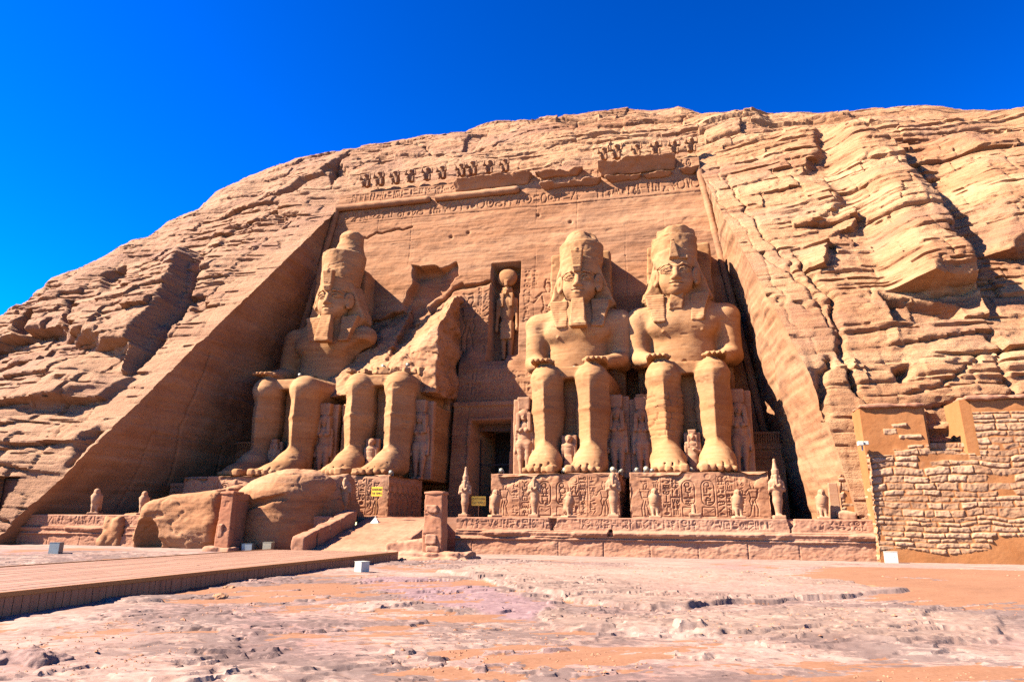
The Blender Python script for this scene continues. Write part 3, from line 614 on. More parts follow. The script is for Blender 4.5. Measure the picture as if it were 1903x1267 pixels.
# ================================================================== CUT FACADE
FAC = empty('temple_facade', (0, 8, 1.8), 'tall sandstone rock-cut facade with hieroglyph band, doorway and niche behind the seated colossi', 'temple')
FAC_OFF = np.array([0, 8, 1.8])
def fac_child(name, V, F, mat): return mesh_np(name, V-FAC_OFF, F, mat, FAC)
NX0, NX1, NZ0, NZ1 = -.85, 1.5, 14.6, 23.05
NX0, NX1 = float(on_face(914, 490)[0]), float(on_face(968, 487)[0]); NZ1 = float(on_face(941, 487)[2])
DX0, DX1, DZ1 = -1.55, 1.52, 9.05
def build_facade():
    zs = np.arange(1.75, 32.0, .065); nx = 620; U = np.linspace(-1, 1, nx)
    X = U[None, :]*np.where(zs < 30.6, x_back(zs)+.8*sstep(30.6, 29, zs), 16.8)[:, None]; Z = np.repeat(zs[:, None], nx, 1)
    rl = Relief(40, 34, .03); ox = 20.0
    rl.line([(ox-16.9, 28.75), (ox+16.9, 28.55)], .07, .06); rl.line([(ox-16.9, 30.15), (ox+16.9, 30.1)], .05, .05)
    rl.band(ox-16.2, ox+16.4, 28.88, 30.05, 5, .075, .09); rl.band(ox-16, ox+16, 31.05, 31.9, 9, .07, .08)
    rl.figure(ox-2.9, 15.2, 5.4, 1, .10, .10); rl.figure(ox+3.9, 16.2, 5.2, -1, .10, .10)
    for a, b, c, d, sd in ((-1.75, -1.0, 15.3, 20.9, 3), (-2.2, -1.85, 18.8, 21.2, 4), (1.75, 2.45, 17.6, 22.6, 6), (2.5, 3.0, 20.5, 22.4, 8)): rl.column(ox+a, ox+b, c, d, sd, .065, .07)
    rl.band(ox-2.9, ox+3.0, 11.3, 12.2, 31, .07, .06); rl.band(ox-2.0, ox+3.0, 12.4, 13.2, 32, .07, .06)
    x, z = X.ravel().astype(np.float32), Z.ravel().astype(np.float32); y = y_face(z)
    dep = .10*vn(x/5, 0, z/2.5, 4)+.045*vn(x/2.2, 1, z*1.6, 6)+.03*fbm(x/.9, 2, z*1.7, 4, 8)+.03*np.abs(vn(x*.25, 5, z*5, 9))
    dep += -rl.sample(x+ox, z)
    dep += .03*sstep(.5, .9, fbm(x/1.3, 3, z/.5, 3, 13))+.02*np.abs(fbm(x/3, 8, z*2.2, 3, 14))
    fp = lambda pts: [(float(q[0]), float(q[2])) for q in (on_face(*p) for p in pts)]
    wx = x+.3*fbm(x/1.1, 4, z/1.1, 3, 15); wz = z+.3*fbm(x/1.1, 5, z/1.1, 3, 16)
    brk = poly_sd(wx, wz, fp([(768, 493), (800, 496), (848, 489), (854, 516), (838, 532), (815, 548), (800, 566), (790, 600), (740, 640), (650, 660), (640, 610), (700, 590), (752, 578), (757, 552)]))
    dep += 1.25*sstep(-.02, .22, brk)*(.75+.5*vn(x/1.6, 6, z/1.1, 17))
    dep += .55*np.exp(-(line_d(wx, wz, fp([(908, 526), (870, 534), (850, 538), (822, 556), (800, 585), (792, 610)]))/.16)**2)
    dep += .3*np.exp(-(line_d(wx, wz, fp([(672, 441), (700, 433), (735, 428), (770, 419)]))/.09)**2)
    for jx in (-12.4, -9.0, -5.3, -1.9, 2.7, 6.3, 10.4, 13.6): dep += .05*np.exp(-((x-jx-.05*vn(z*.6, jx, 0, 3))/.025)**2)*sstep(-.3, .2, vn(z*.35, jx, 0, 5))
    for jz in (18.6, 22.4, 26.3): dep += .05*np.exp(-((z-jz-.06*vn(x*.5, jz, 0, 3))/.025)**2)*sstep(-.2, .3, vn(x*.3, jz, 0, 5))
    for p in ((1060, 412), (870, 432), (838, 440), (1000, 400), (1095, 452)):
        c = on_face(*p); dep += .25*np.exp(-((x-c[0])**2+(z-c[2])**2)/.02)
    mid = sstep(3.4, 3.2, np.abs(x-.1)); dep += -1.35*mid*sstep(15.0, 13.2, z+.5*vn(x/1.2, 7, 0, 19)+.25*x)-.45*mid*sstep(10.66, 10.6, z+.04*vn(x*2, 1, 1, 5))
    dep += -.22*mid*sstep(10.2, 10.24, z)*sstep(10.66, 10.62, z)
    ni = (x > NX0) & (x < NX1) & (z > NZ0-.4+.5*(x > .6)) & (z < NZ1); dep = np.where(ni, 1.9, dep)
    fr = (x > DX0-.3) & (x < DX1+.3) & (z < DZ1+.3); dep = np.where(fr, dep-.12, dep)
    dr = (x > DX0) & (x < DX1) & (z < DZ1); dep = np.where(dr, 16.0, dep)
    V = np.stack([x, y+dep, z], -1)
    V = V[:]
    # ledge on top, sloping back into the cliff
    k = 9; top = V[-nx:].copy(); rows = [top+np.array([0, 1.5*t, .45*t+.0])+np.stack([0*x[:nx], 0*x[:nx], .06*vn(x[:nx]*2, t*5, 0, 3)], -1)*(t > 0) for t in np.linspace(0, 1, k)]
    LV = np.concatenate(rows)
    fac_child('facade_wall', np.concatenate([V, LV]), [grid_faces(len(zs), nx, 0), grid_faces(k, nx, len(V))], M_FACE)
    # the two cut side walls of the recess
    for s in (-1, 1):
        a = np.concatenate([np.arange(0, A_TOP, .115), [A_TOP]]); zz = a*math.sin(TH0)
        xe_ = s*(x_edge(zz) if s > 0 else x_edge_left(zz)); E_ = cliff_pts(xe_, a); E0_ = cliff_base(xe_, a)[0]; zb = E0_[:, 2]; B = np.stack([s*(x_back(zb)+.12), y_face(zb)+.5, zb], -1)
        v = np.linspace(0, 1, 170)[None, :, None]; P = B[:, None, :]*(1-v)+E0_[:, None, :]*v+(E_-E0_)[:, None, :]*v**9
        q = P.reshape(-1, 3).astype(np.float32); vv = np.repeat(v[:, :, 0], len(a), 0).ravel()
        nz = (.16*fbm(q[:, 1]/4, 0, q[:, 2]/3, 3, 23)+.028*fbm(q[:, 1]/.8, 1, q[:, 2]/.5, 4, 25)+.05*vn(q[:, 1]*.3, 2, q[:, 2]*4, 27))*sstep(1, .93, vv)
        tool = .004*np.sin((q[:, 1]*.8+q[:, 2]*1.2)*9+3*vn(q[:, 1], 0, q[:, 2], 4))*sstep(.98, .9, vv)
        for pts, dp in (((( -4, 3.4), (3.2, 3.4)), .10), (((3.2, 1.8), (3.2, 7.2), (-4, 7.2), (-4, 1.8)), .10), (((-1.0, 4.0), (-1.8, 8.0), (-.6, 13.5)), .25)) if s < 0 else ():
            nz += -dp*np.exp(-(line_d(q[:, 1], q[:, 2], list(pts))/.07)**2)
        q[:, 0] += -s*(nz+tool)
        o = fac_child('side_wall', q, grid_faces(len(a), 170, 0, s > 0), M_FACE)
        # roll moulding down the corner
        zr = np.arange(2, 30.6, .25); n = 10; ang = np.arange(n)*2*math.pi/n
        cx = s*(x_back(zr)-.12); cyy = y_face(zr)-.16; rr = .30+.03*vn(zr*1.3, s, 0, 3)
        T = np.stack([cx[:, None]+rr[:, None]*np.cos(ang), cyy[:, None]+rr[:, None]*np.sin(ang), np.repeat(zr[:, None], n, 1)], -1)
        fac_child('corner_moulding', np.concatenate([T, T[:, :1]], 1).reshape(-1, 3), grid_faces(len(zr), n+1), M_FACE)
    # horizontal roll moulding, broken in the middle, worn to a rough lip on the right
    for i, (xa, xb) in enumerate(((-16.75, float(on_face(803, 366)[0])), (float(on_face(812, 366)[0]), float(on_face(968, 354)[0])))):
        xr = np.arange(xa, xb, .15); n = 12; ang = np.arange(n+1)*2*math.pi/n; rr = .34+.03*vn(xr*1.5, i, 0, 5); rr[-2:] *= (.8, .45)
        cy_ = y_face(30.45)-.22
        T = np.stack([np.repeat(xr[:, None], n+1, 1), cy_+rr[:, None]*np.cos(ang), 30.45+rr[:, None]*np.sin(ang)], -1)
        fac_child('roll_moulding', T.reshape(-1, 3), grid_faces(len(xr), n+1), M_FACE)
    def slab(name, xa, xb, z0, z1, out0, out1, seed, taperx=.4):
        f = SDF((xa-1, 8.6, z0-.8), (xb+1, 13, z1+.8), .075); yb = y_face((z0+z1)/2)+.5; xm = (xa+xb)/2; hw = (xb-xa)/2
        f.taper(z0, z1, (xm, (yb+y_face(z0)-out0)/2), (hw-taperx, (yb-y_face(z0)+out0)/2), (xm, (yb+y_face(z1)-out1)/2), (hw, (yb-y_face(z1)+out1)/2), .06, 0)
        f.noise(.13, 1.1, 4, seed); o = f.mesh(name, M_FACE); o.data.transform(Matrix.Translation(tuple(-FAC_OFF))); o.parent = FAC
    slab('cornice_slab', float(on_face(842, 330)[0]), float(on_face(990, 330)[0]), 31.0, 32.05, .1, .95, 3)
    slab('cornice_slab', float(on_face(1112, 300)[0]), float(on_face(1256, 300)[0]), 31.0, 32.1, .1, 1.15, 4, .1)
    slab('cornice_slab', float(on_face(995, 325)[0]), float(on_face(1085, 325)[0]), 31.5, 32.0, .15, .6, 6, .6)
    for a, b, sd in ((1003, 1120, 5), (1125, 1195, 7), (1190, 1255, 8), (1262, 1300, 12)):
        slab('worn_lip', float(on_face(a, 335)[0]), float(on_face(b, 335)[0]), 30.3, 30.75, .05, .62, sd, .5)
    # door head and bars, and an added sheet that paints the doorway's shade
    b = MB(); yd = 8.6
    b.box(DX0, DX1, yd, yd+.12, 8.5, 9.04); o = b.build('door_head', M_WOOD_D, FAC); o.location = tuple(-FAC_OFF)
    b = MB()
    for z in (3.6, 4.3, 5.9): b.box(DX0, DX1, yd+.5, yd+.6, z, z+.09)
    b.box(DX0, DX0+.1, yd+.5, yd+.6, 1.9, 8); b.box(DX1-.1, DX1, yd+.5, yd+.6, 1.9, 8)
    o = b.build('door_frame', M_WOOD_SHADE, FAC); o.location = tuple(-FAC_OFF)
    b = MB(); b.box(DX0+.01, DX1-.01, yd+5.2, yd+5.3, 1.87, 9.0); o = b.build('door_leaf_or_shade_sheet', M_WOOD_SHADE, FAC); o.location = tuple(-FAC_OFF)  # added black sheet, its colour stands in for the shade inside
build_facade()

# ================================================================== COLOSSI
ZP = 4.4
def foot(f, s, x=1.45):
    f.ell((x*s, .55, .95), (.98, 1.45, 1.15), .45)
    f.cone((x*s, .1, .95), (1.38*s, -1.7, .42), .82, .62, .4, sq=(1.25, 1, .85))
    f.cone((1.36*s, -.6, .45), (1.34*s, -2.0, .34), .75, .62, .3, sq=(1.45, 1, .55))
    for q in range(5):
        tx = (.50+q*.43)*s if True else 0; tx = (1.36+(-.80+q*.42))*s; r = (.31, .235, .22, .20, .18)[q]; yl = (-2.72, -2.68, -2.58, -2.42, -2.2)[q]
        f.cone((tx, yl+1.2, .36), (tx, yl, .21), r*.95, r*.92, .04); f.box((tx, yl-.06, .26), (r*.85, r*.9, r*.8), r*.45, .05)
    for q in range(4): tx = (1.36+(-.585+q*.42))*s; f.path([(tx, -2.9, .1), (tx, -2.4, .55), (tx, -1.8, .78)], .05, .05, 'sub')
def legs(f):
    for s in (-1, 1):
        f.taper(.5, 4.4, (1.44*s, 1.25), (.92, 1.12), (1.5*s, 1.45), (1.02, 1.38), .1, 0, rnd='shin'); f.taper(4.3, 6.6, (1.5*s, 1.45), (1.02, 1.38), (1.53*s, 1.4), (1.04, 1.28), .1, .25, rnd='shin')
        f.ell((1.53*s, 2.0, 4.4), (1.0, 1.2, 2.0), .6)
        f.ell((1.53*s, 1.2, 6.6), (.94, .9, .85), .4); f.ell((1.53*s, .33, 6.25), (.46, .2, .42), .3)
        foot(f, s)
        f.cone((1.53*s, 1.4, 6.5), (1.7*s, 6.2, 6.5), 1.05, 1.3, .3)
        f.cone((1.5*s, 3.0, 6.0), (1.7*s, 6.4, 5.9), .9, 1.2, .4)
    f.box((0, 3.9, 6.95), (1.7, 2.9, .40), .12, .12)
def torso(f, arms=(1, 1), lean=0.0):
    l = lambda z: lean*(z-7)/7
    f.cone((l(7.3), 6.3, 7.3), (l(9.2), 6.3, 9.2), 2.15, 2.1, .25, sq=(1, .62, 1)); f.cone((l(9.2), 6.3, 9.2), (l(11.4), 6.35, 11.4), 2.1, 2.72, .4, sq=(1, .60, 1))
    f.ell((l(11), 6.3, 11.3), (3.1, 1.35, 1.35), .5)
    for s in (-1, 1):
        f.ell((l(10.9)+1.15*s, 5.35, 10.95), (1.25, .55, .8), .45); f.ell((l(12)+2.85*s, 6.3, 11.75), (1.2, 1.1, .95), .4)
        f.ell((l(10.4)+1.35*s, 4.86, 10.45), (.11, .1, .11), .04)
    f.ell((l(8)+0, 5.02, 7.9), (.22, .22, .42), .15, 'sub')
    f.cone((l(12)+0, 6.3, 11.8), (l(13.4), 5.9, 13.4), 1.1, .98, .35)
    for s, on in ((-1, arms[0]), (1, arms[1])):
        if on == 0: f.ell((l(11.6)+3.3*s, 6.0, 11.5), (.8, .8, .7), .25); continue
        f.cone((l(11.7)+3.15*s, 6.3, 11.6), (l(9)+3.22*s, 6.1, 8.75), .95, .80, .3)
        f.cone((l(9)+3.22*s, 6.1, 8.75), (2.35*s, 2.9, 7.95), .78, .52, .3, sq=(1, 1, .85))
        f.box((1.85*s, 1.75, 7.78), (.72, .9, .17), .15, .25)
        for q in range(4):
            fx = (1.38+q*.32)*s; f.cone((fx, 1.4, 7.80), (fx, .38+.08*abs(q-1.4), 7.72), .15, .13, .05)
        f.cone((1.28*s, 2.0, 7.78), (1.05*s, 1.1, 7.72), .17, .13, .1)
def fracture(f, seed, pts, amp=.45):
    for c, r in pts: f.ell(c, r, .12, 'sub')
def head_mesh(par, hx=0.0, eyes=True):
    f = SDF((-2.1+hx, 3.4, 12.2), (2.1+hx, 8.0, 17.2), .042); H = lambda x, y, z: (x+hx, y, z)
    f.ell(H(0, 5.9, 14.9), (1.33, 1.5, 1.75), 0); f.ell(H(0, 5.2, 14.6), (1.24, 1.05, 1.45), .3); f.ell(H(0, 5.15, 13.85), (1.06, .95, .85), .3)
    f.ell(H(0, 4.62, 13.38), (.46, .42, .34), .35)
    f.cone(H(0, 6.0, 12.3), H(0, 5.7, 13.9), 1.0, .95, .2)
    for s in (-1, 1):
        f.ell(H(.66*s, 4.75, 14.12), (.46, .36, .48), .3)
        f.ell(H(.55*s, 4.08, 14.80), (.44, .17, .19), .16, 'sub'); f.ell(H(.56*s, 4.45, 14.78), (.38, .25, .15), .03)
        f.path([H(.18*s, 4.20, 14.74), H(.38*s, 4.13, 14.93), H(.62*s, 4.14, 14.97), H(.86*s, 4.27, 14.88), H(1.10*s, 4.55, 14.76)], .038, .05)
        f.path([H(.18*s, 4.22, 14.72), H(.45*s, 4.20, 14.60), H(.75*s, 4.26, 14.62), H(1.0*s, 4.48, 14.74)], .025, .04)
        f.path([H(.16*s, 4.16, 15.10), H(.5*s, 4.10, 15.24), H(.85*s, 4.28, 15.2), H(1.15*s, 4.62, 15.05)], .05, .14)
        f.ell(H(.20*s, 4.12, 14.16), (.17, .22, .15), .08)
        f.ell(H(1.46*s, 5.05, 14.55), (.15, .42, .68), .06, rot=rot_z(-.75*s)); f.ell(H(1.52*s, 4.78, 14.62), (.16, .26, .44), .05, 'sub', rot=rot_z(-.75*s)); f.ell(H(1.46*s, 4.95, 14.62), (.12, .12, .26), .06)
        f.ell(H(1.42*s, 4.95, 14.0), (.15, .2, .2), .08)
    f.cone(H(0, 4.25, 15.05), H(0, 3.92, 14.26), .15, .20, .14); f.ell(H(0, 3.95, 14.20), (.17, .18, .15), .06)
    f.path([H(-.50, 4.42, 13.86), H(-.25, 4.20, 13.92), H(-.08, 4.13, 13.96), H(.08, 4.13, 13.96), H(.25, 4.20, 13.92), H(.50, 4.42, 13.86)], .095, .06)
    f.path([H(-.40, 4.42, 13.73), H(-.15, 4.22, 13.67), H(.15, 4.22, 13.67), H(.40, 4.42, 13.73)], .12, .06)
    f.path([H(-.58, 4.40, 13.85), H(-.2, 4.10, 13.81), H(.2, 4.10, 13.81), H(.58, 4.40, 13.85)], .035, .04, 'sub')
    f.ell(H(0, 4.45, 13.52), (.3, .12, .06), .06, 'sub')
    o = f.mesh('head', M_STAT, par); return o
def headcloth(par, hx, broken=None):
    f = SDF((-3.4+hx, 4.0, 10.8), (3.4+hx, 8.6, 17.0), .055); H = lambda x, y, z: (x+hx, y, z)
    f.taper(13.0, 16.3, (hx, 6.55), (2.62, .85), (hx, 6.3), (1.42, 1.15), .18, 0)
    f.taper(12.5, 13.1, (hx, 6.5), (2.0, .8), (hx, 6.55), (2.6, .85), .15, .1)
    f.taper(15.25, 16.5, (hx, 5.75), (1.42, 1.5), (hx, 5.85), (1.52, 1.6), .08, .1, rnd=True)
    f.ell(H(0, 5.2, 14.0), (1.18, 1.25, 1.75), .05, 'sub'); f.box(H(0, 4.6, 13.5), (1.28, 1.0, 1.78), .2, .05, 'sub')
    for s in (-1, 1):
        f.taper(11.1, 13.3, (hx+1.30*s, 5.0), (.42, .42), (hx+1.6*s, 5.75), (.72, .75), .08, .1)
        f.cone(H(1.35*s, 5.35, 15.75), H(1.75*s, 5.6, 14.9), .16, .12, .08)
    if broken:
        for c, r in broken: f.ell((c[0]+hx, c[1], c[2]), r, .15, 'sub')
    f.noise(.05, 1.6, 3, 7); o = f.mesh('headcloth', M_STAT, par)
    displace(o, lambda x, y, z, N: .011*np.sin(z*2*math.pi/.19)*sstep(13.6, 13.0, z)*(np.abs(N[:, 2]) < .7))
    return o
def crown(par, hx, kind):
    f = SDF((-2.5+hx, 3.6, 15.6), (2.6+hx, 8.4, 22.2), .055)
    if kind == 'dome':
        f.taper(16.0, 18.0, (hx, 6.0), (1.60, 1.65), (hx+.05, 6.2), (1.68, 1.7), .1, 0, rnd=True); f.taper(17.6, 19.1, (hx+.05, 6.2), (1.66, 1.66), (hx+.05, 6.4), (1.05, 1.1), .3, .15, rnd=True)
        f.ell((hx+1.3, 5.2, 19.0), (.8, .8, .7), .15, 'sub')
    elif kind == 'cap':
        f.taper(16.0, 17.9, (hx, 6.0), (1.62, 1.66), (hx, 6.2), (1.72, 1.74), .1, 0, rnd=True); f.taper(17.5, 18.65, (hx+.18, 6.35), (1.45, 1.45), (hx+.18, 6.4), (1.42, 1.42), .12, .05, rnd=True)
        f.taper(17.8, 18.6, (hx, 6.2), (1.75, 1.75), (hx, 6.2), (1.75, 1.75), .1, .05, 'sub', rnd=True) if False else None
        f.ell((hx-1.3, 5.0, 18.4), (.7, .8, .6), .2, 'sub')
    else:
        f.taper(16.0, 19.0, (hx, 6.0), (1.58, 1.62), (hx+.1, 6.3), (1.82, 1.8), .12, 0, rnd=True); f.taper(18.8, 19.5, (hx+.15, 6.3), (1.75, 1.7), (hx+.3, 6.4), (1.2, 1.2), .2, .15, rnd=True)
        f.taper(19.1, 20.8, (hx+.35, 6.4), (1.30, 1.25), (hx+.55, 6.5), (.88, .9), .35, .3, rnd=True); f.ell((hx+.5, 6.45, 20.6), (.95, .92, .6), .3)
    f.noise(.09, .9, 4, 5); o = f.mesh('crown', M_STAT, par); displace(o, weather(.8))
    g = SDF((hx-.9, 3.4, 14.9), (hx+.9, 5.2, 17.9), .045)
    if kind == 'cap':
        g.taper(15.7, 17.1, (hx-.05, 4.25), (.36, .3), (hx-.1, 4.15), (.12, .35), .06, .05); g.box((hx+.3, 4.35, 15.75), (.7, .2, .12), .05, .08)
    else:
        g.taper(15.15, 15.6, (hx, 4.15), (.26, .22), (hx, 4.0), (.34, .25), .06, 0); g.taper(15.5, 16.9, (hx, 4.12), (.32, .26), (hx, 4.05), (.47, .26), .07, .06); g.ell((hx, 3.95, 16.85), (.2, .22, .25), .08)
        for q in (-.22, 0, .22): g.cone((hx+q, 3.72, 15.7), (hx+q*1.3, 3.75, 16.6), .035, .035, .03, 'sub')
        g.box((hx, 4.35, 15.25), (.55, .2, .12), .05, .1)
    cb = g.mesh('cobra', M_STAT, o); displace(cb, weather(.6, 2))
def beard(par, hx):
    f = SDF((hx-1.1, 3.0, 10.6), (hx+1.1, 5.6, 13.6), .05)
    f.taper(10.9, 13.2, (hx, 3.95), (.60, .44), (hx, 4.42), (.46, .34), .06, 0); f.box((hx+.1, 3.9, 10.98), (.58, .43, .14), .05, .05); f.noise(.05, 1.5, 3, 3)
    o = f.mesh('beard', M_STAT, par); displace(o, lambda x, y, z, N: .012*np.sin(z*2*math.pi/.16)*(N[:, 1] < -.6))
def throne(par, w=3.4, back=True, pil=2.35):
    f = SDF((-4.5, 1.5, -.05), (4.6, 11.2, 18.8), .085)
    f.box((0, 5.3, 2.75), (w, 2.9, 2.8), .1, 0)
    f.box((0, 3.0, 3.4), (.62, .9, 3.4), .05, .05)
    f.box((0, 8.3, 4.6), (w, 1.4, 4.6), .12, .08)
    if back: f.taper(5, 18.3, (0, 9.35), (pil+.4, 1.35), (0, 9.6), (pil, 1.5), .1, .1)
    f.noise(.07, .7, 4, 9); o = f.mesh('throne', M_STAT, par, -.02); displace(o, weather(1.2)); return o
COLO = 'seated colossi in front of the facade'
def colossus(cx, hx, label, kind, bd=True, arms=(1, 1), lean=0.0, broken=None, nbroken=None, seed=1, masonry=False):
    t = empty('seated_colossus', (cx, 0, ZP), label, 'statue', COLO)
    throne(t)
    f = SDF((-4.6, -3.3, -.05), (4.7, 9.0, 14.0), .07); legs(f); torso(f, arms, lean)
    if broken: fracture(f, seed, broken)
    f.noise(.02, .8, 3, seed); o = f.mesh('body', M_STAT, t, 0.0)
    w = weather(.6)
    def fn(x, y, z, N):
        d = w(x, y, z, N)+.014*vn(x*.2, y*.2, z*1.3, seed+40)*sstep(.5, 1.5, z-ZP)
        if masonry:
            zz = z-ZP; m = sstep(2.2, 2.7, zz)*sstep(5.6, 5.0, zz)*(x < cx)*sstep(-.2, .2, vn(x*.7, y, z*.7, 8)+.35)
            r = np.floor(zz/.36+.25*vn(x*.8, y*.8, z, 3)); ph = _hash(r.astype(np.int32).astype(np.uint32), r.astype(np.int32).astype(np.uint32), r.astype(np.int32).astype(np.uint32), 3)
            zf = np.abs(zz/.36+.25*vn(x*.8, y*.8, z, 3)-r-.5); xf = (x*.95+y*.4)/.75+ph*3; xf = np.abs(xf-np.floor(xf)-.5)
            d += m*(.045-.09*sstep(.38, .5, zf)-.09*sstep(.42, .5, xf)+.05*vn(r*3.1, np.floor(x*1.3), 0, 5))
        return d
    displace(o, fn, (cx, 0, ZP))
    if kind:
        h = head_mesh(t, hx); displace(h, lambda x, y, z, N: .008*fbm(x*3, y*3, z*5, 3, 3)+.003*vn(x*.4, y*.4, z*6, 5))
        headcloth(t, hx, nbroken); crown(t, hx, kind)
        if bd: beard(t, hx)
        else:
            g = SDF((hx-1, 4, 11.8), (hx+1, 6, 13.5), .05); g.taper(12.0, 13.3, (hx-.15, 5.1), (.5, .5), (hx, 4.85), (.45, .35), .05, 0); g.noise(.08, 1.5, 3, 4); g.mesh('beard_stump', M_STAT, t)
    return t
colossus(14.55, -.32, 'seated colossus without a beard, flat capped crown, rough patched shin, far right one', 'cap', False, (1, 1), -.1,
         None, [((-2.6, 5.6, 14.6), (.9, .9, 1.0)), ((-2.1, 5.5, 15.6), (.6, .8, .6))], 2, True)
colossus(6.85, .30, 'seated colossus with long square beard and domed broken crown, just right of the doorway', 'dome', True, (1, 1), .1, None, [((-2.7, 5.4, 14.4), (.7, .8, 1.2))], 3)
colossus(-14.3, 1.15, 'seated colossus at the far left with beard, tall pointed crown and broken off arm', 'tall', True, (1, 0), .75,
         [((3.9, 5.0, 9.9), (1.5, 1.8, 1.4)), ((4.4, 4.2, 11.4), (.9, 1.0, .8))], None, 4)
# the colossus that lost its upper body
t = empty('broken_colossus', (-6.85, 0, ZP), 'ruined seated colossus with only legs and a jagged slope of rock where its torso was', 'statue', COLO)
throne(t, 3.4, False)
f = SDF((-4.6, -3.3, -.05), (4.7, 9.0, 9.5), .07); legs(f); f.noise(.02, .8, 3, 6); o = f.mesh('body', M_STAT, t, 0.0); displace(o, weather(1.1), (-6.85, 0, ZP))
f = SDF((-6.5, .5, 5.0), (5.2, 11.5, 17.0), .085)
f.hull([((1, .02, .06), (3.85, 5, 7)), ((0, 0, -1), (0, 0, 6.2)), ((0, 1, 0), (0, 10.9, 0)), ((-.62, -.70, .80), (3.8, 9.0, 16.6)), ((-.50, -.30, .82), (3.8, 7.6, 15.6)), ((-.1, -1, .15), (3.0, 2.6, 8.0))], (-6.5, .5, 5), (5, 11.5, 17), .15, 0)
f.hull([((1, 0, .05), (-1.0, 5, 7)), ((0, 0, -1), (0, 0, 6.2)), ((0, 1, 0), (0, 10.9, 0)), ((-.25, -.75, .7), (-2.5, 6.2, 10.6)), ((-1, 0, 0), (-6.2, 6, 8))], (-6.5, .5, 5), (0, 11.5, 17), .2, .3)
f.noise(.26, .6, 5, 12, 1.6); o = f.mesh('broken_torso', M_FALL, t); displace(o, lambda x, y, z, N: -.10*np.abs(fbm(x*.9, y*.9, z*1.6, 4, 5))-.03*np.abs(fbm(x*4, y*4, z*7, 3, 7))-.15*sstep(.06, 0, np.abs(vn(x*.5+.3*z, y*.5, z*.7, 11))))
f = SDF((-3.2, .2, 7.2), (3.4, 4.6, 9.2), .06)
for i in range(16):
    a = random.uniform(-2.6, 2.8); b = random.uniform(1.2, 3.4); f.box((a, b, 7.72+random.uniform(-.05, .12)), (random.uniform(.2, .55), random.uniform(.2, .5), random.uniform(.12, .3)), .05, .05, rot=rot_z(random.uniform(0, 3)))
f.noise(.08, 1.5, 3, 4); f.mesh('rubble', M_STAT, t)

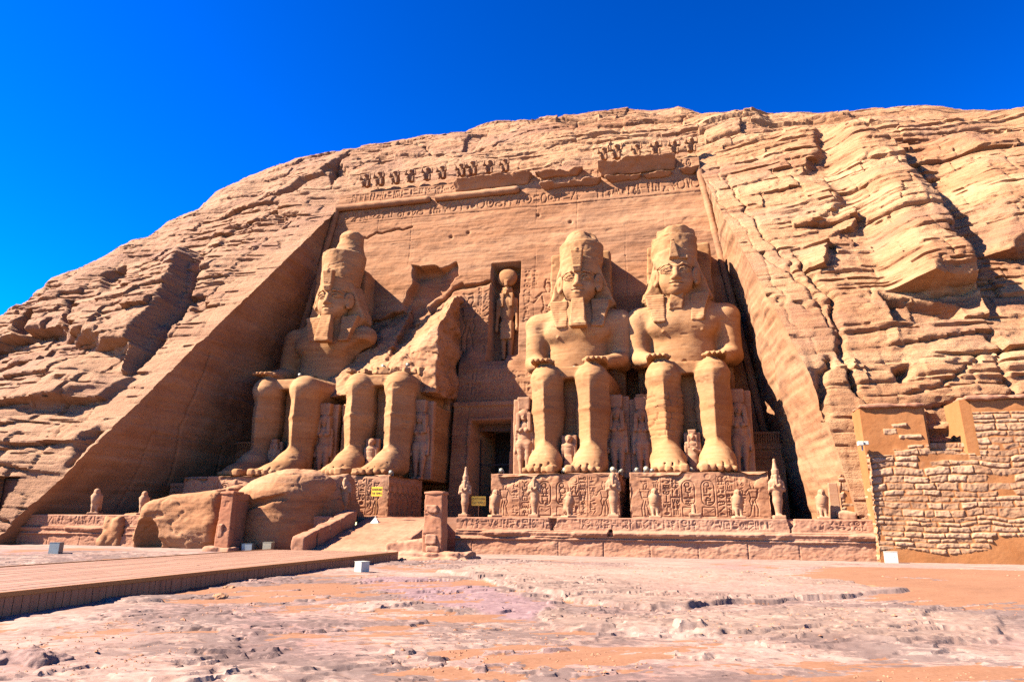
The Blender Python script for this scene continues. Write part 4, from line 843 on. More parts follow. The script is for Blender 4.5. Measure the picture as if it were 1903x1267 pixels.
# ================================================================== PEDESTALS
def pedestal(x0, x1, label, seed, left_side=False, right_side=False, name='statue_pedestal'):
    t = empty(name, ((x0+x1)/2, -3.6, 1.86), label, 'pedestal', 'carved pedestals under the colossi'); off = np.array([(x0+x1)/2, -3.6, 1.86])
    w = x1-x0; h = ZP-1.86
    def front(rl, w):
        rl.line([(.15, .12), (w-.15, .12)], .03, .04); r = random.Random(seed); c = w/2
        for s in (-1, 1):
            cx_ = c+s*.52; rl.rbox(cx_-.34, cx_+.34, .72, 2.05, .32, .05, .07); rl.rbox(cx_-.34, cx_+.34, .16, .62, .04, .045, .05); rl.line([(cx_-.3, .55), (cx_, .35), (cx_+.3, .55)], .03, .03)
            rl.oval(cx_, 2.28, .16, .14, .2, .05, True); rl.oval(cx_-.05, 1.82, .13, .12, .05, .08)
            rl.column(cx_-.24, cx_+.24, .78, 1.72, seed*7+s, .05, .08)
            for k in range(2):
                xa = c+s*(1.0+.48*k); rl.line([(xa, .12), (xa, 2.35)], .03, .04); rl.column(min(xa, xa+s*.44), max(xa, xa+s*.44), .16, 2.3, seed*5+k+s*3, .05, .075)
            rl.line([(c+s*1.98, .12), (c+s*1.98, 2.35)], .03, .04); rl.figure(c+s*(w/2-.85), .14, 1.9, -s, .045, .06); rl.column(min(c+s*2.05, c+s*2.45), max(c+s*2.05, c+s*2.45), .2, 2.3, seed*3+s, .045, .05)
    def side(rl, w):
        rl.line([(.1, h-.55), (w-.1, h-.55)], .04, .04); rl.band(.2, w-.2, h-.5, h-.1, seed+9, .05, .05)
        for k in range(int(w/.85)): rl.figure(.6+k*.85, .15, 1.75, 1, .07, .11)
    zt = np.arange(0, h+.001, .022); V = []; F = []; n = 0
    def panel(P0, U, w, N, draw, sd):
        nonlocal n
        us = np.arange(0, w+.011, .022); rl = Relief(w, h, .018); draw(rl, w); u, z = np.meshgrid(us, zt); u, z = u.ravel().astype(np.float32), z.ravel().astype(np.float32)
        er = sstep(h-.5, h, z+.35*fbm(u*1.1, sd, z*1.1, 3, 3)+.05)                     # eroded upper edge
        d = rl.sample(u, z)*(1-.8*er)*(.55+.45*sstep(-.5, .1, vn(u*1.1, sd, z*1.1, 5)))+.02*fbm(u*2, sd, z*3, 4, 7)-.20*er*sstep(.1, .7, .5+vn(u*.9, sd, 0, 9))-.045*sstep(.1, .5, fbm(u*.9, sd+3, z*.9, 3, 11))
        ed = np.minimum(u, w-u); d *= sstep(0, .05, ed); d -= .06*sstep(.08, 0, ed)*np.abs(vn(z*3, sd, ed, 2)); dd = sstep(.05, 0, h-z)
        P = np.array(P0)+u[:, None]*np.array(U)+z[:, None]*np.array((0, 0, 1.0))+(d-.12*dd)[:, None]*np.array(N)
        V.append(P); F.append(grid_faces(len(zt), len(us), n)); n += len(P)
    panel((x0-off[0], 0, 0), (1, 0, 0), w, (0, -1, 0), front, seed)
    dp = 5.7
    panel((x1-off[0], 0, 0), (0, 1, 0), dp, (1, 0, 0), side, seed+20); panel((x0-off[0], dp, 0), (0, -1, 0), dp, (-1, 0, 0), side, seed+30)
    us = np.arange(0, w+.05, .1); vs = np.arange(0, dp, .1); X, Y = np.meshgrid(us, vs); x, y = X.ravel(), Y.ravel()
    V.append(np.stack([x+x0-off[0], y+0*x, h+0*x-.02+.03*fbm(x*1.2, y*1.2, 1, 3, seed)-.18*sstep(.35, 0, y+.15*vn(x*1.5, 0, 0, 2))*sstep(.0, .5, vn(x*.9, 1, 0, 9)+.5)], -1)); F.append(grid_faces(len(vs), len(us), n))
    mesh_np('carved_block', np.concatenate(V), F, M_PED, t, True)
pedestal(-18.2, -10.85, 'carved pedestal at the far left, mostly hidden behind the fallen blocks', 3)
pedestal(-10.55, -3.62, 'carved pedestal left of the doorway with a shaded right side', 5)
pedestal(2.85, 10.35, 'carved pedestal with oval cartouches just right of the doorway', 7)
pedestal(10.95, 18.35, 'carved pedestal at the far right with a damaged upper middle', 9)

# ================================================================== TERRACE
YT = -7.5
def terrace(x0, x1, label, seed, gaps=(), YT=-7.5):
    t = empty('terrace_wall', ((x0+x1)/2, YT, 0), label, 'wall', 'terrace walls below the pedestals'); off = np.array([(x0+x1)/2, YT, 0])
    prof = [(.0, -.35), (.0, 0), (.02, .3), (.03, .6), (.03, .72), (-.05, .75), (-.08, .80), (-.05, .85), (.0, .88), (-.03, .93), (-.13, 1.0), (-.17, 1.1), (-.13, 1.17), (-.02, 1.2), (.10, 1.22), (.12, 1.28), (.12, 1.55), (.12, 1.82), (.13, 1.86), (.4, 1.87)]
    pp = [prof[0]]
    for (a, b), (c, d) in zip(prof[:-1], prof[1:]):
        L_ = math.hypot(c-a, d-b); k = max(1, int(L_/.025))
        pp += [(a+(c-a)*i/k, b+(d-b)*i/k) for i in range(1, k+1)]
    pp = np.array(pp, np.float32); xs = np.arange(x0, x1, .035); n, m = len(pp), len(xs)
    X = np.repeat(xs[None, :], n, 0).ravel().astype(np.float32); Y = np.repeat(pp[:, :1], m, 1).ravel(); Z = np.repeat(pp[:, 1:], m, 1).ravel()
    rl = Relief(x1-x0+.5, .7, .016); rl.band(.2, x1-x0-.2, .05, .52, seed, .035, .045)
    d = np.where((Z > 1.27) & (Z < 1.84), -rl.sample(X-x0, Z-1.27), 0)*sstep(-.45, .25, vn(X*.6, 0, 0, seed)+.5*vn(X*1.7, Z*2, 0, seed+1))
    d += .03*fbm(X*1.3, 0, Z*2.5, 4, seed)+.012*fbm(X*7, 1, Z*9, 3, seed+3)
    led = (Z > .74) & (Z < 1.2); wear = sstep(-.15, .35, fbm(X*.45, 2, 0, 3, seed+5)); fw = sstep(-.3, .3, fbm(X*.35, 7, 0, 2, seed+8))
    d = np.where(led & (Z > .9), d+.12*wear*sstep(.9, 1.0, Z)+.07*vn(X*.9, 3, Z*2, 7), d); d = np.where((Z > .73) & (Z < .9), d+.06*fw, d)
    for g0, g1, z0, z1, dep in gaps:
        m_ = (X+.12*vn(Z*3, 1, 0, 4) > g0) & (X+.12*vn(Z*3, 2, 0, 4) < g1) & (Z > z0) & (Z < z1); d = np.where(m_, d+dep, d)
    d += .05*np.exp(-((X-np.floor(X/2.3+.3*vn(np.floor(X/2.3), 0, 0, 2))*2.3-.6)/.02)**2)*(Z < .7)
    V = np.stack([X, YT+Y+d, Z], -1)-off
    mesh_np('wall_face', V, grid_faces(n, m), M_TERR, t)
    us = np.arange(x0, x1+.3, .3); vs = np.arange(YT+.38, 8.4, .3); A, B = np.meshgrid(us, vs); A, B = A.ravel(), B.ravel()
    V = np.stack([A, B, 1.865+.02*fbm(A*.7, B*.7, 0, 3, 4)], -1)-off; mesh_np('floor', V, grid_faces(len(vs), len(us)), M_TERR, t)
    b = MB(); b.box(x0-off[0]+.01, x0-off[0]+.06, .15, 1.5, -.3, 1.85); b.box(x1-off[0]-.12, x1-off[0]-.05, .15, 1.5, -.3, 1.85); b.build('end_wall', M_TERR, t)
terrace(2.0, 22.4, 'long carved terrace wall to the right of the steps, carrying the row of small statues', 11, ((7.0, 7.35, 1.22, 1.9, .45), (10.0, 10.35, .95, 1.3, .35), (18.6, 18.85, 1.22, 1.9, .3)))
terrace(-24.6, -4.3, 'carved terrace wall to the left, partly buried behind the fallen blocks', 13, ((-17.6, -17.1, .7, 1.2, .4),), -9.3)
b = MB(); b.box(-4.29, 1.99, -6.3, 8.4, -.3, 1.86); o = b.build('threshold_floor', M_TERR); tag(o, 'bare stone floor between the terraces leading to the dark doorway', 'floor'); o['kind'] = 'structure'

# ================================================================== STANDING FAMILY FIGURES
def queen(label, loc, h=.03, sc=1.0):
    t = empty('standing_queen', loc, label, 'statue', 'family figures beside the colossi legs', 0, sc)
    f = SDF((-.95, -.75, -.05), (.95, .6, 5.6), .042)
    for s in (-1, 1):
        f.cone((.2*s, -.05, .12), (.24*s, 0, 1.3), .13, .2, .05); f.cone((.24*s, 0, 1.3), (.28*s, 0, 2.2), .2, .3, .15); f.box((.2*s, -.22, .08), (.13, .32, .09), .06, .06)
        f.cone((.52*s, 0, 3.45), (.60*s, .02, 2.6), .13, .11, .1); f.cone((.60*s, .02, 2.6), (.60*s, -.05, 1.85), .11, .09, .06); f.ell((.6*s, -.08, 1.72), (.1, .13, .18), .06)
        f.ell((.2*s, -.27, 3.12), (.15, .14, .15), .06)
    f.cone((0, 0, 2.2), (0, 0, 2.75), .33, .25, .15, sq=(1.35, .8, 1)); f.cone((0, 0, 2.75), (0, 0, 3.4), .26, .34, .15, sq=(1.45, .8, 1)); f.cone((0, 0, 3.5), (0, -.02, 3.85), .15, .15, .1)
    f.ell((0, -.08, 4.05), (.27, .3, .36), .06); f.cone((0, -.36, 4.08), (0, -.42, 3.98), .04, .06, .04); f.ell((0, -.36, 3.86), (.12, .05, .03), .04)
    for s in (-1, 1): f.ell((.11*s, -.35, 4.1), (.08, .06, .035), .03, 'sub')
    o = f.mesh('body', M_SMALL, t, 0.0); displace(o, weather(.35, 2))
    g = SDF((-.75, -.55, 2.9), (.75, .6, 5.6), .042); g.ell((0, .05, 4.22), (.44, .42, .42), 0)
    for s in (-1, 1): g.taper(3.05, 4.3, (.40*s, -.12), (.14, .22), (.36*s, -.02), (.14, .3), .06, .05)
    g.box((0, .2, 3.7), (.48, .2, .7), .08, .05); o = g.mesh('wig', M_SMALL, t); displace(o, lambda x, y, z, N: .012*np.sin(x*60))
    g = SDF((-.6, -.5, 4.4), (.6, .6, 5.6), .042); g.taper(4.5, 5.35, (0, .08), (.36, .3), (0, .08), (.42, .32), .04, 0); g.noise(.03, 2, 3, 2); g.mesh('headdress', M_SMALL, t)
    g = SDF((-1.0, .1, -.05), (1.0, .9, 5.6), .055); g.box((0, .48, 2.65), (.82, .26, 2.65), .05, 0); g.noise(.03, 1.2, 3, 3); g.mesh('back_slab', M_SMALL, t, 0.0)
    return t
Q = queen('slim queen figure in sunlight left of the leg beside the dark doorway', (6.85-3.05, 1.25, ZP))
copy_tree(Q, (6.85+3.0, 2.1, ZP), 'shaded worn queen figure to the right of the bearded colossus legs', 0, 1.02)
copy_tree(Q, (14.55-3.05, 2.1, ZP), 'queen figure half hidden left of the patched shin of the far right colossus', 0, .98)
copy_tree(Q, (14.55+3.0, 2.1, ZP), 'queen figure on a slab at the outer side of the far right colossus', 0, 1.04)
copy_tree(Q, (-6.85+2.95, 2.0, ZP), 'dim queen figure with tall headdress right of the ruined colossus legs', 0, 1.04)
copy_tree(Q, (-14.3+3.0, 2.0, ZP), 'shadowy queen figure between the two left colossi', 0, 1.04)
def prince(label, loc, kilt=True):
    t = empty('small_prince' if kilt else 'small_princess', loc, label, 'statue', 'small figures between the colossi legs')
    f = SDF((-.75, -.65, -.03), (.75, .5, 3.0), .032)
    for s in (-1, 1):
        f.cone((.15*s, -.05, .1), (.17*s, 0, .9), .10, .16, .05); f.box((.15*s, -.2, .06), (.1, .25, .07), .05, .05)
        f.cone((.40*s, 0, 2.0), (.44*s, -.02, 1.45), .10, .085, .08)
        if kilt or s < 0: f.cone((.44*s, -.02, 1.45), (.42*s, -.12, .95), .085, .07, .05)
        else: f.cone((.44*s, -.02, 1.45), (.05, -.3, 1.62), .08, .07, .05)
    if kilt: f.taper(.55, 1.35, (0, -.08), (.36, .28), (0, -.02), (.22, .19), .04, .08)
    else: f.cone((0, 0, .5), (0, 0, 1.15), .27, .30, .12, sq=(1, .75, 1))
    f.cone((0, 0, 1.2), (0, 0, 1.95), .2, .28, .12, sq=(1.3, .8, 1)); f.cone((0, 0, 2.0), (0, -.02, 2.25), .1, .1, .06); f.ell((0, -.05, 2.38), (.19, .21, .25), .05); f.cone((0, -.24, 2.4), (0, -.28, 2.33), .03, .045, .03)
    o = f.mesh('body', M_SMALL, t, 0.0); displace(o, weather(.3, 2))
    g = SDF((-.5, -.5, 1.5), (.5, .5, 3.0), .035)
    g.ell((0, .06, 2.47), (.25, .24, .24), 0)
    if not kilt:
        for s in (-1, 1): g.taper(1.75, 2.5, (.22*s, -.06), (.09, .13), (.21*s, 0), (.09, .17), .04, .05)
        g.taper(2.6, 2.85, (0, .05), (.2, .18), (0, .05), (.25, .2), .03, .03)
    g.mesh('wig', M_SMALL, t)
    g = SDF((-.7, .1, -.03), (.7, .6, 2.9), .05); g.box((0, .3, 1.35), (.5, .16, 1.35), .04, 0); g.mesh('back_slab', M_SMALL, t, 0.0)
    return t
P1 = prince('small kilted prince figure between the legs of the bearded colossus', (6.85+.02, .6, ZP))
P2 = prince('small rounded princess figure between the legs of the beardless colossus', (14.55+.05, .6, ZP), False)
copy_tree(P2, (-14.3-.15, .7, ZP), 'small princess figure between the legs of the far left colossus', 0, 1.0)
copy_tree(P1, (-6.85-.1, .7, ZP), 'small prince figure between the legs of the ruined colossus', 0, 1.03)

# ================================================================== SMALL STATUES ON THE TERRACE
def osiride(label, loc, crown=True, sc=1.0):
    t = empty('mummy_statue', loc, label, 'statue', 'mummy shaped statues on the terrace', 0, sc)
    f = SDF((-.55, -.5, -.02), (.55, .45, 2.2), .028)
    f.cone((0, 0, .15), (0, 0, .8), .17, .25, .05, sq=(1, .85, 1)); f.cone((0, 0, .8), (0, 0, 1.25), .25, .24, .1, sq=(1, .8, 1)); f.cone((0, 0, 1.25), (0, 0, 1.62), .25, .30, .1, sq=(1.2, .75, 1)); f.box((0, -.14, .1), (.17, .27, .1), .06, .08)
    for s in (-1, 1):
        f.cone((.34*s, 0, 1.60), (.38*s, -.06, 1.30), .10, .085, .08); f.cone((.38*s, -.06, 1.30), (-.14*s, -.27, 1.48), .085, .07, .05); f.ell((-.16*s, -.28, 1.5), (.08, .07, .08), .03)
    f.cone((0, 0, 1.65), (0, 0, 1.8), .11, .11, .06); f.ell((0, -.05, 1.88), (.15, .18, .19), .05); f.cone((0, -.2, 1.78), (0, -.22, 1.58), .04, .055, .03)
    o = f.mesh('body', M_SMALL, t, 0.0); displace(o, weather(.25, 3))
    g = SDF((-.4, -.4, 1.4), (.4, .4, 3.0), .028); g.ell((0, .04, 1.93), (.21, .2, .2), 0)
    for s in (-1, 1): g.taper(1.5, 1.95, (.19*s, -.02), (.07, .15), (.17*s, .02), (.07, .15), .04, .05)
    g.mesh('headcloth', M_SMALL, t)
    g = SDF((-.4, -.4, 1.9), (.4, .4, 2.9), .028); g.taper(2.0, 2.22, (0, .02), (.2, .2), (0, .02), (.21, .21), .03, 0, rnd=True); g.cone((0, .02, 2.2), (0, .04, 2.62), .17, .07, .05); g.ell((0, .04, 2.64), (.085, .085, .09), .03); g.mesh('crown', M_SMALL, t)
    g = SDF((-.45, -.55, -.02), (.45, .45, .2), .03); g.box((0, -.06, .07), (.33, .38, .09), .03, 0); g.mesh('base', M_SMALL, t, 0.0)
    return t
def falcon(label, loc, rz=0.0, sc=1.0):
    t = empty('falcon_statue', loc, label, 'statue', 'falcon statues on the terrace', rz, sc)
    f = SDF((-.5, -.55, -.02), (.5, .75, 1.6), .026)
    f.cone((0, .12, .55), (0, -.02, 1.05), .27, .25, 0, sq=(1, 1.1, 1)); f.cone((0, .16, .5), (0, .42, .12), .2, .12, .15, sq=(1, 1, 1)); f.ell((0, -.10, .9), (.24, .2, .3), .1)
    f.cone((0, -.02, 1.05), (0, -.05, 1.3), .19, .16, .1); f.ell((0, -.07, 1.34), (.165, .19, .15), .06); f.cone((0, -.22, 1.33), (0, -.30, 1.24), .05, .03, .03)
    for s in (-1, 1): f.cone((.11*s, -.06, .5), (.11*s, -.12, .12), .10, .075, .06); f.box((.11*s, -.2, .1), (.08, .16, .05), .03, .04); f.cone((.24*s, .02, 1.05), (.2*s, .34, .3), .09, .06, .05)
    f.cone((0, -.42, .45), (0, -.2, .1), .04, .04, .02, 'sub')
    o = f.mesh('body', M_SMALL, t, 0.0); displace(o, weather(.22, 3))
    g = SDF((-.45, -.55, -.02), (.45, .75, .2), .03); g.box((0, .1, .05), (.3, .48, .08), .03, 0); g.mesh('base', M_SMALL, t, 0.0)
    return t
YS = -6.75; ZS = 1.87
def slim(o, k=(.86, .9, 1.07)):
    o.scale = tuple(a*b for a, b in zip(o.scale, k)); return o
OS = slim(osiride('mummy statue with crossed arms and tall pointed crown at the right, before the dark recess', (18.32, YS, ZS)))
slim(copy_tree(OS, (2.26, YS, ZS), 'slender mummy statue with flattened tall crown beside the yellow sign in the doorway', 0, .92))
slim(copy_tree(OS, (6.12, YS, ZS), 'headless weathered mummy statue before the middle of the cartouches', 0, .95, skip=('crown', 'headcloth')))
slim(copy_tree(OS, (10.3, YS, ZS), 'mummy statue with crossed arms and no crown standing at the dark gap between pedestals', 0, 1.02, skip=('crown',)))
slim(copy_tree(OS, (-4.93, YS, ZS), 'headless mummy statue left of the ramp before the shaded pedestal', .2, .98, skip=('crown', 'headcloth')))
FA = falcon('upright falcon statue with rounded head before the left part of the far right pedestal', (12.4, YS, ZS))
copy_tree(FA, (3.97, YS, ZS), 'eroded falcon statue at the corner of the pedestal right of the doorway', .5, .98)
copy_tree(FA, (7.98, YS, ZS), 'leaning worn falcon statue on the broken block of the terrace edge', .6, .9)
copy_tree(FA, (16.45, YS, ZS), 'falcon statue on a pale base before the right part of the far right pedestal', .1, .95)
copy_tree(FA, (20.35, YS, ZS), 'pale falcon statue at the right end of the terrace beside the little stele', -.1, .95)
copy_tree(FA, (-19.9, -8.75, ZS), 'larger falcon statue on the terrace block at the far left', .5, 1.0)
copy_tree(FA, (-16.7, -8.6, ZS), 'falcon statue perched just behind the fallen slab at the left', .5, .9)
f = SDF((-.5, -.4, -.02), (.5, .4, .8), .03); f.box((0, 0, .1), (.3, .25, .14), .05, 0); f.cone((-.05, 0, .2), (-.08, 0, .62), .14, .1, .06); f.noise(.04, 3, 3, 2); o = f.mesh('statue_stump', M_SMALL, None, 0.0); o.location = (14.35, YS, ZS)
tag(o, 'little pale broken stump of a statue between two falcons', 'statue')

# ================================================================== FALCON HEADED FIGURE IN THE NICHE
nx_ = (NX0+NX1)/2
t = empty('falcon_headed_statue', (nx_, y_face(18)+1.2, 14.75), 'falcon headed figure carrying a large round sun disc in the deep niche over the doorway', 'statue'); t.scale = (1.05, 1.0, 1.14)
f = SDF((-1.2, -1.3, -.05), (1.2, .8, 6.4), .05)
for s in (-1, 1):
    f.cone((.26*s, -.1, .1), (.28*s, 0, 1.6), .18, .26, .05); f.cone((.28*s, 0, 1.6), (.3*s, 0, 2.6), .26, .34, .1)
    f.cone((.72*s, 0, 4.6), (.82*s, .02, 3.5), .19, .16, .1); f.cone((.82*s, .02, 3.5), (.84*s, -.1, 2.5), .16, .13, .06); f.ell((.84*s, -.12, 2.35), (.15, .18, .22), .05)
f.taper(1.5, 2.9, (0, -.08), (.5, .42), (0, 0), (.46, .36), .08, .1); f.cone((0, 0, 2.9), (0, 0, 3.5), .40, .36, .15, sq=(1.2, .85, 1)); f.cone((0, 0, 3.5), (0, 0, 4.5), .38, .5, .2, sq=(1.35, .8, 1))
f.ell((0, -.1, 5.25), (.38, .42, .42), .1); f.cone((0, -.45, 5.2), (0, -.6, 5.0), .12, .07, .08); f.cone((0, 0, 4.5), (0, 0, 5), .25, .28, .1)
o = f.mesh('body', M_STAT, t, 0.0); displace(o, weather(.5, 1.5))
g = SDF((-1, -.9, 3.9), (1, .8, 6.2), .05); g.taper(4.3, 5.6, (0, .15), (.66, .3), (0, .1), (.40, .4), .08, 0)
for s in (-1, 1): g.taper(4.0, 5.1, (.38*s, -.38), (.15, .14), (.38*s, -.2), (.2, .25), .05, .05)
g.mesh('headcloth', M_STAT, t)
g = SDF((-1.3, -.9, 5.4), (1.3, .9, 8.3), .05); g.ell((0, 0, 6.42), (.83, .45, .74), 0); g.taper(5.6, 6.1, (0, -.48), (.12, .12), (0, -.45), (.16, .12), .04, .06); o = g.mesh('sun_disc', M_STAT, t); displace(o, weather(.6, 1.5))

# ================================================================== BABOONS
def baboon(label, loc):
    t = empty('baboon_statue', loc, label, 'statue', 'carved baboons along the top of the facade')
    f = SDF((-.75, -.7, -.03), (.75, .6, 1.75), .04)
    f.cone((0, .1, .45), (0, .0, 1.0), .36, .34, 0); f.ell((0, -.1, 1.3), (.25, .28, .25), .1); f.cone((0, -.25, 1.28), (0, -.5, 1.2), .15, .11, .06)
    for s in (-1, 1):
        f.cone((.3*s, 0, 1.05), (.52*s, -.35, .85), .13, .11, .06); f.cone((.52*s, -.35, .85), (.5*s, -.45, 1.3), .10, .09, .05)
        f.cone((.22*s, 0, .45), (.3*s, -.35, .5), .19, .15, .06); f.cone((.3*s, -.35, .5), (.28*s, -.3, .05), .14, .12, .05)
    f.noise(.05, 2.2, 3, 4); o = f.mesh('body', M_CLIFF, t, 0.0)
    g = SDF((-.6, -.6, .9), (.6, .5, 1.75), .045); g.ell((0, .02, 1.25), (.38, .34, .34), 0); g.ell((0, -.25, 1.28), (.22, .3, .2), .05, 'sub'); g.mesh('mane', M_CLIFF, t)
    return t
BPX = [(678, 341), (704, 338), (733, 335), (761, 332), (791, 329), (820, 326), (856, 320), (877, 316), (907, 313), (938, 310), (1122, 293), (1146, 291), (1184, 288), (1218, 286), (1252, 284), (1284, 280)]
BL = ['first of the six huddled carved baboons, at the far left end over the facade', 'second carved baboon from the left end of the top row', 'third carved baboon from the left end of the top row', 'fourth carved baboon from the left end of the top row', 'fifth carved baboon from the left end of the top row', 'last of the six huddled baboons before the rock gap',
      'first baboon of the middle group over the left cornice slab', 'second baboon of the middle group over the cornice slab', 'third baboon of the middle group over the cornice slab', 'rightmost baboon of the middle group beside the dark notch',
      'leftmost baboon of the right group over the right cornice slab', 'second baboon of the right group over the cornice slab', 'third baboon of the right group over the cornice slab', 'fourth baboon of the right group over the cornice slab', 'fifth baboon of the right group at the slab end', 'last carved baboon, far right, beyond the cornice slab']
B0 = None
for i, (p, l) in enumerate(zip(BPX, BL)):
    q = at(*p, 'y', 12.0); loc = (q[0], 12.4, max(32.0, min(33.1, q[2])))
    if B0 is None: B0 = baboon(l, loc); B0.scale = (1.0, 1.0, .95)
    else: copy_tree(B0, loc, l, random.uniform(-.25, .25), random.uniform(.85, 1.02))

# ================================================================== FALLEN HEAD AND TORSO
def chipped(x, y, z, N):
    return .04*vn(x*.7, y*.7, z, 3)-.035*np.abs(fbm(x*1.1, y*1.1, z*2.2, 4, 5))-.03*np.abs(fbm(x*4, y*4, z*8, 3, 7))+.012*vn(x*.4, y*.4, z*7, 9)-.06*sstep(.04, 0, np.abs(vn(x*.6+.3*z, y*.6, z*.9, 11)))
f = SDF((-18.5, -12.6, -.4), (-8.4, -5.2, 5.0), .075)
f.hull([((-.12, -.14, .97), (-12.5, -9, 3.25)), ((-.30, 0, .95), (-15.5, -9, 2.35)), ((-.93, -.35, .2), (-15.3, -10.4, .8)), ((.1, -.95, .25), (-12.0, -11.2, 1.4)), ((0, -.9, -.45), (-12, -11.2, .9)), ((0, 1, 0), (0, -6.0, 0)), ((1, 0, .1), (-10.1, 0, 1)), ((0, 0, -1), (0, 0, -.2))], (-18, -12.5, -.4), (-8.5, -5.4, 5), .5, 0)
f.ell((-14.15, -11.7, .1), (.95, 1.7, 1.65), .03, 'sub'); f.box((-12.6, -11.5, 2.1), (1.6, .35, .12), .05, .06, 'sub', rot=rot_y(-.2)); f.ell((-16.1, -9.6, 1.0), (.35, 3, 1.6), .1, 'sub')
f.noise(.14, .42, 5, 21, 1.6); o = f.mesh('fallen_torso_block', M_FALL); displace(o, chipped); tag(o, 'long fallen slab of a colossus with a dark arched hollow at its left end', 'boulder', 'fallen colossus pieces')
f = SDF((-11.2, -12.0, -.4), (-4.6, -4.6, 5.4), .075)
f.taper(-.2, 3.3, (-7.55, -8.6), (2.15, 2.35), (-7.5, -8.4), (2.35, 2.3), .25, 0, rnd=True); f.ell((-7.75, -8.2, 3.05), (2.75, 2.35, 1.25), .15, rot=rot_y(-.22))
f.box((-7.3, -11.1, 2.62), (2.3, .75, .22), .08, .05, 'sub', rot=rot_y(-.25)); f.ell((-5.2, -10.6, 3.5), (1.0, .8, .7), .1, 'sub'); f.box((-8.6, -11.4, 2.55), (2.6, .9, .10), .05, .05, 'sub', rot=rot_y(-.15))
f.noise(.12, .42, 5, 22, 1.6); o = f.mesh('fallen_head_block', M_FALL); displace(o, chipped); tag(o, 'big rounded drum shaped fallen block with a smooth orange side behind the dark panelled pillar', 'boulder', 'fallen colossus pieces')
f = SDF((-7.2, -9.6, 1.0), (-3.8, -4.4, 5.0), .075)
f.hull([((.95, -.2, .28), (-4.9, -7.5, 2.4)), ((-.95, -.1, -.25), (-6.6, -7.5, 3)), ((0, 0, 1), (0, 0, 4.15)), ((-.4, 0, .9), (-6.2, 0, 4.2)), ((0, -1, .1), (0, -8.6, 3)), ((0, 1, 0), (0, -5.4, 0)), ((0, 0, -1), (0, 0, 1.5))], (-7, -9.5, 1), (-3.9, -4.5, 5), .25, 0)
f.noise(.16, .8, 4, 23); o = f.mesh('fallen_slab', M_FALL); displace(o, chipped); tag(o, 'upright leaning slab in shade wedged behind the rounded fallen drum', 'boulder', 'fallen colossus pieces')
for (x, y, z, r, l, sd) in ((-18.0, -8.6, .9, (.8, .9, 1.0), 'rounded rubble block at the left end of the fallen slab', 31), (-16.9, -8.2, .4, (1.0, .7, .6), 'low rubble heap beside the terrace block at the left', 32)):
    f = SDF((x-1.6, y-1.6, z-1.5), (x+1.6, y+1.6, z+1.6), .07); f.box((x, y, z), r, .35, 0); f.noise(.25, .9, 4, sd); o = f.mesh('rubble_block', M_FALL); tag(o, l, 'boulder', 'fallen colossus pieces')

# ================================================================== RAMP, PILLARS
t = empty('stone_ramp', (-1.3, -10.5, 0), 'worn sloping stone ramp with low side walls climbing from the boardwalk to the terrace', 'ramp'); off = np.array([-1.3, -10.5, 0])
us = np.arange(-3.5, .9, .04); vs = np.arange(-13.4, -6.0, .04); X, Y = np.meshgrid(us, vs); x, y = X.ravel().astype(np.float32), Y.ravel().astype(np.float32)
z = np.interp(y, [-13.4, -13.0, -8.6, -7.3, -6.0], [.05, .2, 1.30, 1.62, 1.88]); q = z*6; z = z+.022*np.sin((y+.1*vn(x*2, y, 0, 3))*2*math.pi/.16)*sstep(-8.6, -9.2, y)*sstep(-.2, .3, vn(x*.9, y*.9, 0, 4))+.03*fbm(x*1.8, y*1.8, 0, 4, 3)
mesh_np('ramp_surface', np.stack([x, y, z], -1)-off, grid_faces(len(vs), len(us)), M_TERR, t)
def parapet(x0, x1, hgt, name='side_wall'):
    ys = np.arange(-13.1, -7.9, .06); zb = np.interp(ys, [-13.1, -8.6, -7.5], [.15, 1.28, 1.6]); h = hgt
    f = SDF((x0-.4, -13.6, -.3), (x1+.4, -7.4, 2.7), .05)
    f.hull([((1, 0, 0), (x1, 0, 0)), ((-1, 0, 0), (x0, 0, 0)), ((0, -1, 0), (0, -13.15, 0)), ((0, 1, 0), (0, -7.9, 0)), ((0, -.245, 1), (0, -13.0, .2+h)), ((0, .245, -1), (0, -13, -.6))], (x0-.3, -13.5, -.3), (x1+.3, -7.5, 2.7), .08, 0)
    for yy in (-11.9, -10.7, -9.6, -8.7): f.box(((x0+x1)/2, yy, 1), ((x1-x0)/2+.2, .012, 1.5), .005, .05, 'sub')
    f.noise(.07, 1.6, 4, 5); o = f.mesh(name, M_TERR); o.data.transform(Matrix.Translation(tuple(-off))); o.parent = t
parapet(-4.25, -3.55, .72); parapet(.8, 1.3, .42)
f = SDF((.2, -14.9, -.5), (5.2, -12.2, 1.5), .05)
f.box((2.75, -13.4, .05), (1.95, .75, .28), .06, 0); f.box((3.1, -13.45, -.1), (1.75, 1.0, .22), .06, .05); f.hull([((0, -1, 0), (0, -13.65, 0)), ((0, 1, 0), (0, -13.0, 0)), ((-1, 0, .1), (.75, 0, .5)), ((1, 0, 0), (2.7, 0, 0)), ((-.12, 0, 1), (1.5, 0, .78)), ((0, 0, -1), (0, 0, 0))], (.2, -14, -.2), (3, -12.8, 1.3), .1, .08)
f.noise(.08, 1.5, 4, 6); o = f.mesh('stepped_footing', M_TERR); o.data.transform(Matrix.Translation(tuple(-off))); o.parent = t; displace(o, weather(1.0, 2))
